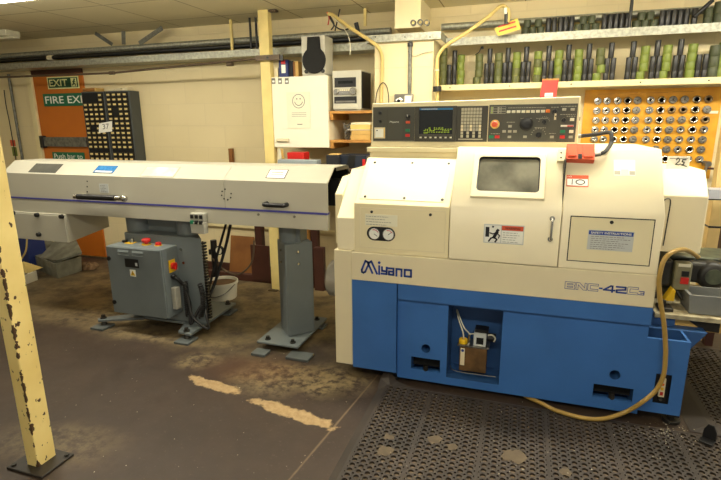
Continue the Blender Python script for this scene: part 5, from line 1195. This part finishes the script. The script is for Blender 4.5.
for x, s_, n_ in ((a, 'left', 1), (b, 'right', 2)):
    tube(x, sz1, HS_, RB, TUBEB, f'short black collar, bottom of the {s_} stack nearest the pillar', 'black collars on the lower shelf', 'collar', 'black_collar')
    for k in range(n_): tube(x, sz1+HS_+k*HT, HT, RB, TUBEB, f'black tube, {["lower","upper"][k]} in the {s_} black stack nearest the pillar', BT)
for x, s_ in ((1.153*kx, 'left'), (1.197*kx, 'right')):
    tube(x, sz1, HS_, RB, TUBEB, f'short black collar, {s_} bottom of the pair without top near right end', 'black collars on the lower shelf', 'collar', 'black_collar')
    tube(x, sz1+HS_, HT, RB, TUBEB, f'black tube, {s_} of the pair without top near right end', BT)
stacks = [(-.684, 'ooooo', 0), (-.537, 'llll', 0), (-.390, 'oooo', -.014), (-.239, 'oooo', 0), (-.10, 'ooll', 0), (.06, 'olol', 0), (.211, 'olll', 0), (.353, 'llll', 0), (.505, 'lloo', -.016), (.805, 'llll', -.02), (.949, 'llll', -.014), (1.105, 'llll', 0), (1.294, 'llll', 0)]
LV = ['bottom', 'second', 'third', 'fourth', 'topmost']
for i, (x, cc_, off) in enumerate(stacks):
    for k, ch in enumerate(cc_):
        dx = off if k == 0 else random.uniform(-.003, .003)
        if i == 8 and k == 1: dx = .012
        tube(x*kx+dx, sz1+k*HG, HG-.001, RG, LIME if ch == 'l' else OLIVE, f'{"lime" if ch=="l" else "olive"} green ring, {LV[4] if k == len(cc_)-1 else LV[k]} in the {ORD[i]} green stack from the pillar', GR, 'ring', 'green_ring')
for k in range(3): tube(1.247*kx, sz1+k*.075, .074, .036, DKGREEN, f'large dark olive ring, {["bottom","middle","top"][k]} of the wide stack near right end', 'large olive rings on the lower shelf', 'ring', 'olive_ring')
tube(1.31*kx, sz1, HT*2.2, RB, TUBEB, 'long black tube behind the last lime stack at the right edge', BT, y=4.47)
# upper shelf
UY = 4.39; ku = UY/4.31; uz = zr1+.0005
UB = 'black tubes on the upper shelf'; UG = 'dark green rings on the upper shelf'
grp = [([-.053,.003,.062], [-.040,.042], 'beside the yellow tag'), ([.33,.386,.449], [.362,.418], 'in the middle of the shelf'), ([.721,.778,.836], [.751,.807], 'right of the black rod')]
for lo_, up_, w in grp:
    for j, x in enumerate(lo_): tube(x*ku, uz, .056, .0275, DKGREEN, f'dark green ring on upper shelf, bottom row {["left","middle","right"][j]}, {w}', UG, 'ring', 'dark_green_ring')
    for j, x in enumerate(up_): tube(x*ku, uz+.0565, .056, .0275, DKGREEN, f'dark green ring on upper shelf, top row {["left","right"][j]}, {w}', UG, 'ring', 'dark_green_ring')
for lst, w in (([.116,.158,.203,.24,.28], 'first group from the left'), ([.508,.547,.586,.624,.663], 'second group from the left'), ([.885,.922,.96,.999,1.038,1.088], 'right-hand group')):
    for j, x in enumerate(lst): tube(x*ku, uz, HT+.004, RB, TUBEB, f'black tube on upper shelf, {ORD[j]} of the {w}', UB)
for k in range(2): tube(1.17*ku, uz+k*.0565, .056, .0275, DKGREEN, f'dark green ring, {["lower","upper"][k]} of two near upper shelf right end', UG, 'ring', 'dark_green_ring')
for k in range(2): tube(1.236*ku, uz+k*.075, .074, .036, DKGREEN, f'large dark olive ring, {["lower","upper"][k]} on upper shelf at the right edge', 'large olive rings on the upper shelf', 'ring', 'olive_ring')
for j, (u, v) in enumerate(((544,22.5),(554,21),(576.5,19.3),(597.5,17.5),(633.5,15.5))): pass

# tags
p = [at(494.5,28.5,y=4.2), at(498,36,y=4.2), at(521,29,y=4.2), at(517.5,18,y=4.2)]
mb = MB(M('yellow_tag_card', (232, 200, 78), .5, var=.06)).prism(p, (0,.004,0))
ux = (p[3]-p[0]).normalized(); ux = (p[2]-p[1]).normalized(); uz_ = (p[3]-p[2]).normalized(); uz_ = Vector((0,1,0)).cross(ux)*-1 if Vector((0,1,0)).cross(ux).z < 0 else Vector((0,1,0)).cross(ux)
mb.use(RED)
for k in range(2):
    for (a, l) in ((.10, .22), (.36, .10), (.50, .30)):
        o_ = p[1]+ux*(a*(p[2]-p[1]).length)+uz_*(.030+.034*k)+Vector((0,-.0012,0)); mb.stroke([o_, o_+ux*(l*(p[2]-p[1]).length)], .011, t=.0005)
mb.use(HOSEY).cyl(at(506,24,y=4.195), at(506.5,19,y=4.195), .003, seg=6)
one(mb, 'yellow_tag', 'yellow card tag with red writing hanging tilted from the hose fitting', 'tag', p[1].to_tuple())
x0, x1, z1, z0 = X(542.3,81,4.28), X(558.7,81,4.28), Z(550,80.2,4.28), Z(550,98.3,4.28)
mb = MB(REDTAG).prism([(x0, 4.284, z1), (x1, 4.284, z1), (x1-.01, 4.262, z0), (x0-.012, 4.262, z0)], (0,.006,0)).use(WOODP).box(x0-.002, x1+.002, 4.282, 4.298, z1, z1+.012).use(WHITE).box(x0+.025, x1-.035, 4.2605, 4.2618, z0+.012, z0+.04)
mb.use(INK).box(x0+.032, x1-.042, 4.2598, 4.2605, z0+.022, z0+.026)
one(mb, 'red_card', 'red card with white label hanging over the lower shelf edge', 'card', (x0, 4.27, z0))
mb = MB(BLACK).cyl(at(482,46.5,y=4.4), at(482.5,49,y=4.4), .012).tube([at(481,48,y=4.38), at(479,52,y=4.38), at(475,55,y=4.38)], .004)
one(mb, 'wire_end', 'small dark wire end dangling below the upper shelf above the olive stack', 'cable', at(482,49,y=4.4).to_tuple())

# ================================================================== COLLET BOARD
BY = 4.528; kb = BY/4.45
bx0, bx1 = X(585,95,BY), X(718.5,120,BY)
bz1_, bz0_ = sz0-.012, 1.15
mb = MB(BOARDY).box(bx0, bx1, BY, BY+.02, bz0_, bz1_).use(WOODBR)
for a, b, z in ((.10, .23, .035), (.25, .40, .03), (.42, .62, .034), (.65, .80, .030)):
    X0 = bx0+(bx1-bx0)*a; X1 = bx0+(bx1-bx0)*b; mb.box(X0, X1, BY-.0006, BY, bz1_-z, bz1_-z+.002)
mb.use(PAPERF).box(bx1-.07, bx1-.01, BY-.001, BY, 1.645, 1.665)
one(mb, 'tool_board', 'ochre painted board on the wall holding rows of steel collets', 'board', ((bx0+bx1)/2, BY, bz0_), bevel=.002)
BRASS = M('dull_bronze_steel', (150, 128, 96), .4, .9, var=.3, scale=14)
def collet(kind):
    m = {'o': CHROME, 'B': CHROME, 'S': STEEL, 'D': BRASS, 'C': CHROME}[kind]; r = .029
    b_ = {'o': .009, 'B': .0175, 'S': .004, 'D': .014, 'C': .005}[kind]
    mb = MB(m).lathe([(.026,0),(.026,.004),(r,.006),(r,.014),(r-.002,.017),(b_+.005,.0185),(b_,.015)], (0,0,0), (0,-1,0), 22)
    mb.use(BORE).lathe([(b_+.0002,.015),(b_,.002),(0,.002)], (0,0,0), (0,-1,0), 22)
    for k in range(3):
        q = PI/2+k*2*PI/3+.3; c_, s_ = math.cos(q), math.sin(q); w = .0011
        mb.face([(b_*c_-w*s_, -.0187, b_*s_+w*c_), (b_*c_+w*s_, -.0187, b_*s_-w*c_), ((r-.003)*c_+w*s_, -.0176, (r-.003)*s_-w*c_), ((r-.003)*c_-w*s_, -.0176, (r-.003)*s_+w*c_)])
    return mb
rowsC = ['CCoBSoBSSBD', 'CooBSCBDDBS', 'CooBCoBSSBD', 'ooBBSoBSoBo', 'CoBBSoBSooS', '......SSoBS', '.......BSBC']
colx = [0, .067, .141, .212, .281, .371, .447, .522, .599, .678, .754]
RW = ['top', 'second', 'third', 'fourth', 'fifth', 'sixth', 'bottom']; pc = {}
for r_, row in enumerate(rowsC):
    for c_, kd in enumerate(row):
        if kd == '.': continue
        x = (.533+colx[c_])*kb; z = 1.6+(1.749-.0743*r_-1.6)*kb
        lab_ = f'{ {"o":"steel collet with a small bore","B":"steel collet with a wide dark bore","S":"dull three-slit collet","D":"bronze-toned collet","C":"bright three-slit collet"}[kd] }, {RW[r_]} row of the board, {ORD[c_]} from left'
        if kd not in pc:
            o = collet(kd).build('steel_collet', None); o.location = (x, BY-.0005, z); pc[kd] = tag(o, lab_, 'collet', 'collets on the ochre board')
        else: o = copy_at(pc[kd], (x, BY-.0005, z), lab_, 'collets on the ochre board')
        o.rotation_euler = (0, random.uniform(0, 2), 0)

# note standing on the end cover
x0, x1 = X(667.5,160,3.2), X(690,160,3.2); z0, z1 = 1.331, Z(679,156.3,3.2)
mb = MB(PAPER).box(x0, x1, 3.2, 3.203, z0, z1).use(INKDK)
uw = x1-x0
mb.stroke([(x0+uw*(a), 3.199, z0+(z1-z0)*b) for a, b in ((.40,.72),(.46,.86),(.54,.78),(.52,.60),(.38,.36),(.52,.34),(.60,.40))], .005, t=.0006)
mb.stroke([(x0+uw*(a), 3.199, z0+(z1-z0)*b) for a, b in ((.82,.74),(.68,.74),(.66,.58),(.76,.54),(.74,.38),(.64,.34),(.88,.22))], .005, t=.0006)
mb.use(INK); mb.box(x0+.01, x0+.05, 3.1995, 3.2, z1-.014, z1-.010); mb.box(x0+.06, x1-.01, 3.1995, 3.2, z1-.014, z1-.011)
one(mb, 'number_card', 'white card with handwritten 25 on the stepped cover at right end', 'note', (x0, 3.2, z0))

# ================================================================== RIGHT-HAND CORNER
q = at(657,313,y=2.93)
bz = q.z
t = thing('side_bench', 'whitewashed board bench at the right end of the lathe carrying a grey bin', 'bench', (1.2, 3.2, 0))
MB(DIRTW).box(.75, 1.75, 2.93, 3.55, bz-.028, bz).build('top_board', t, .004)
MB(CARD).box(.72, 1.7, 2.98, 3.0, bz-.10, bz-.0285).build('front_rail', t, .003)
for x, y in ((1.62, 3.0), (1.62, 3.48), (1.02, 3.48)): MB(WOODBR).box(x, x+.05, y, y+.05, .03, bz-.0285).build('leg', t, .003)
one(MB(STEELDK).prism([at(685,318,y=2.975), at(721,318,y=2.975), at(719,333,y=2.98), at(703,331,y=2.98)], (0,.004,0)), 'steel_plate', 'dull steel plate hanging under the front of the bench board', 'plate', at(703,331,y=2.98).to_tuple())
bq0, bq1 = at(687,314,y=2.99), at(692,316,y=2.98)
g0 = Vector((.922, 2.972, 0)); t0 = g0+Vector((.42, 0, 0)); b2_ = t0+Vector((0, .165, 0))
one(tub(g0, t0, b2_, bz+.001, bz+.11, GREYBIN, fl=.06), 'grey_bin', 'grey plastic bin standing on the whitewashed bench board', 'bin', (1.1, 3.1, bz), bevel=.006)
# oily motor with switch box
mz = bz+.20
t = thing('pump_motor', 'oily electric pump motor with red-buttoned switch box above the grey bin', 'motor', (.95, 3.1, bz))
mb = MB(MOTORG).box(.80, 1.0, 3.42, 3.50, bz+.001, .79).box(.74, 1.30, 3.24, 3.52, .80, .82)
mb.build('stand_casting', t, .008)
sxa, sxb = X(674.5,275,3.06), X(692,275,3.06); za, zb_ = Z(683,287.5,3.06), Z(683,263,3.06)
s_ = MB(M('grey_green_switch', (132, 128, 100), .45, var=.2, scale=14)).box(sxa, sxb, 3.06, 3.12, za-.02, zb_).build('switch_box', t, .01)
MB(WHITEB).box(sxa+.012, sxb-.012, 3.055, 3.0595, zb_-.022, zb_-.004).build('name_strip', s_, .002)
cxs = (sxa+sxb)/2+.008
MB(BLACK).box(cxs-.018, cxs+.018, 3.05, 3.0595, zb_-.075, zb_-.045).build('start_button', s_, .002)
MB(RED).box(cxs-.019, cxs+.019, 3.045, 3.0595, zb_-.118, zb_-.082).build('stop_button', s_, .002)
m0 = at(710,277,y=3.16)
MB(MOTORK).lathe([(0,0),(.055,0),(.075,.012),(.082,.03),(.082,.25),(.07,.27),(0,.27)], (m0.x+.02, 3.16, m0.z), (0,1,0), 28).use(MOTORG).cyl((m0.x+.02, 3.156, m0.z), (m0.x+.02, 3.161, m0.z), .045, seg=20).build('motor_body', t)
MB(MOTORK).box(sxb+.01, m0.x+.12, 3.18, 3.40, m0.z-.05, m0.z+.075).build('motor_housing', t, .02)
MB(MOTORK).box(sxa-.07, sxa-.005, 3.08, 3.28, za-.01, zb_+.005).build('gear_case', t, .015)
MB(STEELDK).cyl((.80, 3.2, mz+.02), (.80, 3.2, bz+.002), .018).tube([(sxa+.03, 3.10, za-.02), (sxa+.06, 3.08, za-.07), (sxa+.11, 3.10, za-.05)], .010).build('lead_pipe', t)
p = at(676,300,y=3.0)
one(MB(YELLOW).prism([at(664,301,y=3.02), at(674,301.5,y=3.02), at(676,291,y=3.02), at(673,289,y=3.02)], (0,.06,0)), 'yellow_guard', 'yellow wedge-shaped guard on the bench board beside the grey bin', 'guard', (at(670,301,y=3.02).x, 3.02, bz), bevel=.004)
one(MB(STEELDK).box(.775, .845, 2.96, 3.05, bz+.001, bz+.022).cyl((.80, 2.99, bz+.022), (.80, 2.99, bz+.06), .012), 'machine_vice', 'small dark clamp block on the bench board beside the lathe', 'clamp', (.81, 3.0, bz), bevel=.004)
# timber post at the right edge, clip and box behind
a, b = X(706.5,240,4.0), X(724,240,4.0)
one(MB(M('tan_painted_timber', (212, 184, 124), .6, var=.14, scale=9)).box(a, b, 4.0, 4.08, .001, 1.62).use(BLACK).box(a-.002, b+.002, 3.998, 4.082, Z(712,227,4.0)-.008, Z(712,227,4.0)+.008), 'timber_upright', 'tan timber post with black strap at the right edge behind the bench', 'post', (a, 4.0, 0), bevel=.004)
a = at(709.5,189.5,y=3.8); b = at(724,200.5,y=3.8)
one(MB(M('lilac_grey_box', (164, 166, 176), .45, var=.06)).box(a.x, b.x+.1, 3.8, 3.92, b.z, a.z).use(BLACK).box(a.x, b.x+.1, 3.799, 3.8, b.z, b.z+.008).use(BROWN).box(b.x+.04, b.x+.09, 3.84, 3.90, .03, b.z-.001), 'grey_pedestal_box', 'pale grey box on a brown stand behind the right end of lathe', 'box', (a.x, 3.85, 0), bevel=.003)
a = at(709,168,y=4.45)
mb = MB(STEEL).cyl(a+Vector((-.01,-.01,.03)), a+Vector((-.01,.075,.03)), .022).cyl(a+Vector((-.015,0,.03)), a+Vector((-.03,0,-.07)), .012).use(BROWN).box(a.x-.03, a.x+.09, 4.44, 4.46, a.z-.012, a.z+.004)
one(mb, 'pipe_tap', 'small steel tap at the bottom right corner of the ochre board', 'tap', a.to_tuple())
one(MB(BLACK).tube([at(700,256.5,y=3.6), at(708,255,y=3.6), at(716,254,y=3.6), at(726,252,y=3.6)], .014), 'black_cable', 'thick black cable crossing in front of the tan post at right', 'cable', at(700,256,y=3.6).to_tuple())

# ================================================================== LIGHT, WORLD, CAMERA
w = bpy.data.worlds.new('workshop_air'); bpy.context.scene.world = w; w.use_nodes = True
w.node_tree.nodes['Background'].inputs['Color'].default_value = (1.0, .94, .78, 1); w.node_tree.nodes['Background'].inputs['Strength'].default_value = 0.5
cam = bpy.data.cameras.new('camera'); co = bpy.data.objects.new('camera', cam); C.objects.link(co)
cam.sensor_width = 36; cam.lens = F_PX/721*36; cam.clip_start = .02
co.matrix_world = Matrix(((_r2.x, -_d2.x, -_fw.x, 0), (_r2.y, -_d2.y, -_fw.y, 0), (_r2.z, -_d2.z, -_fw.z, EYE), (0, 0, 0, 1)))
S_ = bpy.context.scene; S_.camera = co
S_.view_settings.view_transform = 'Standard'; S_.view_settings.look = 'None'; S_.view_settings.exposure = 0.17; S_.view_settings.gamma = 1.0
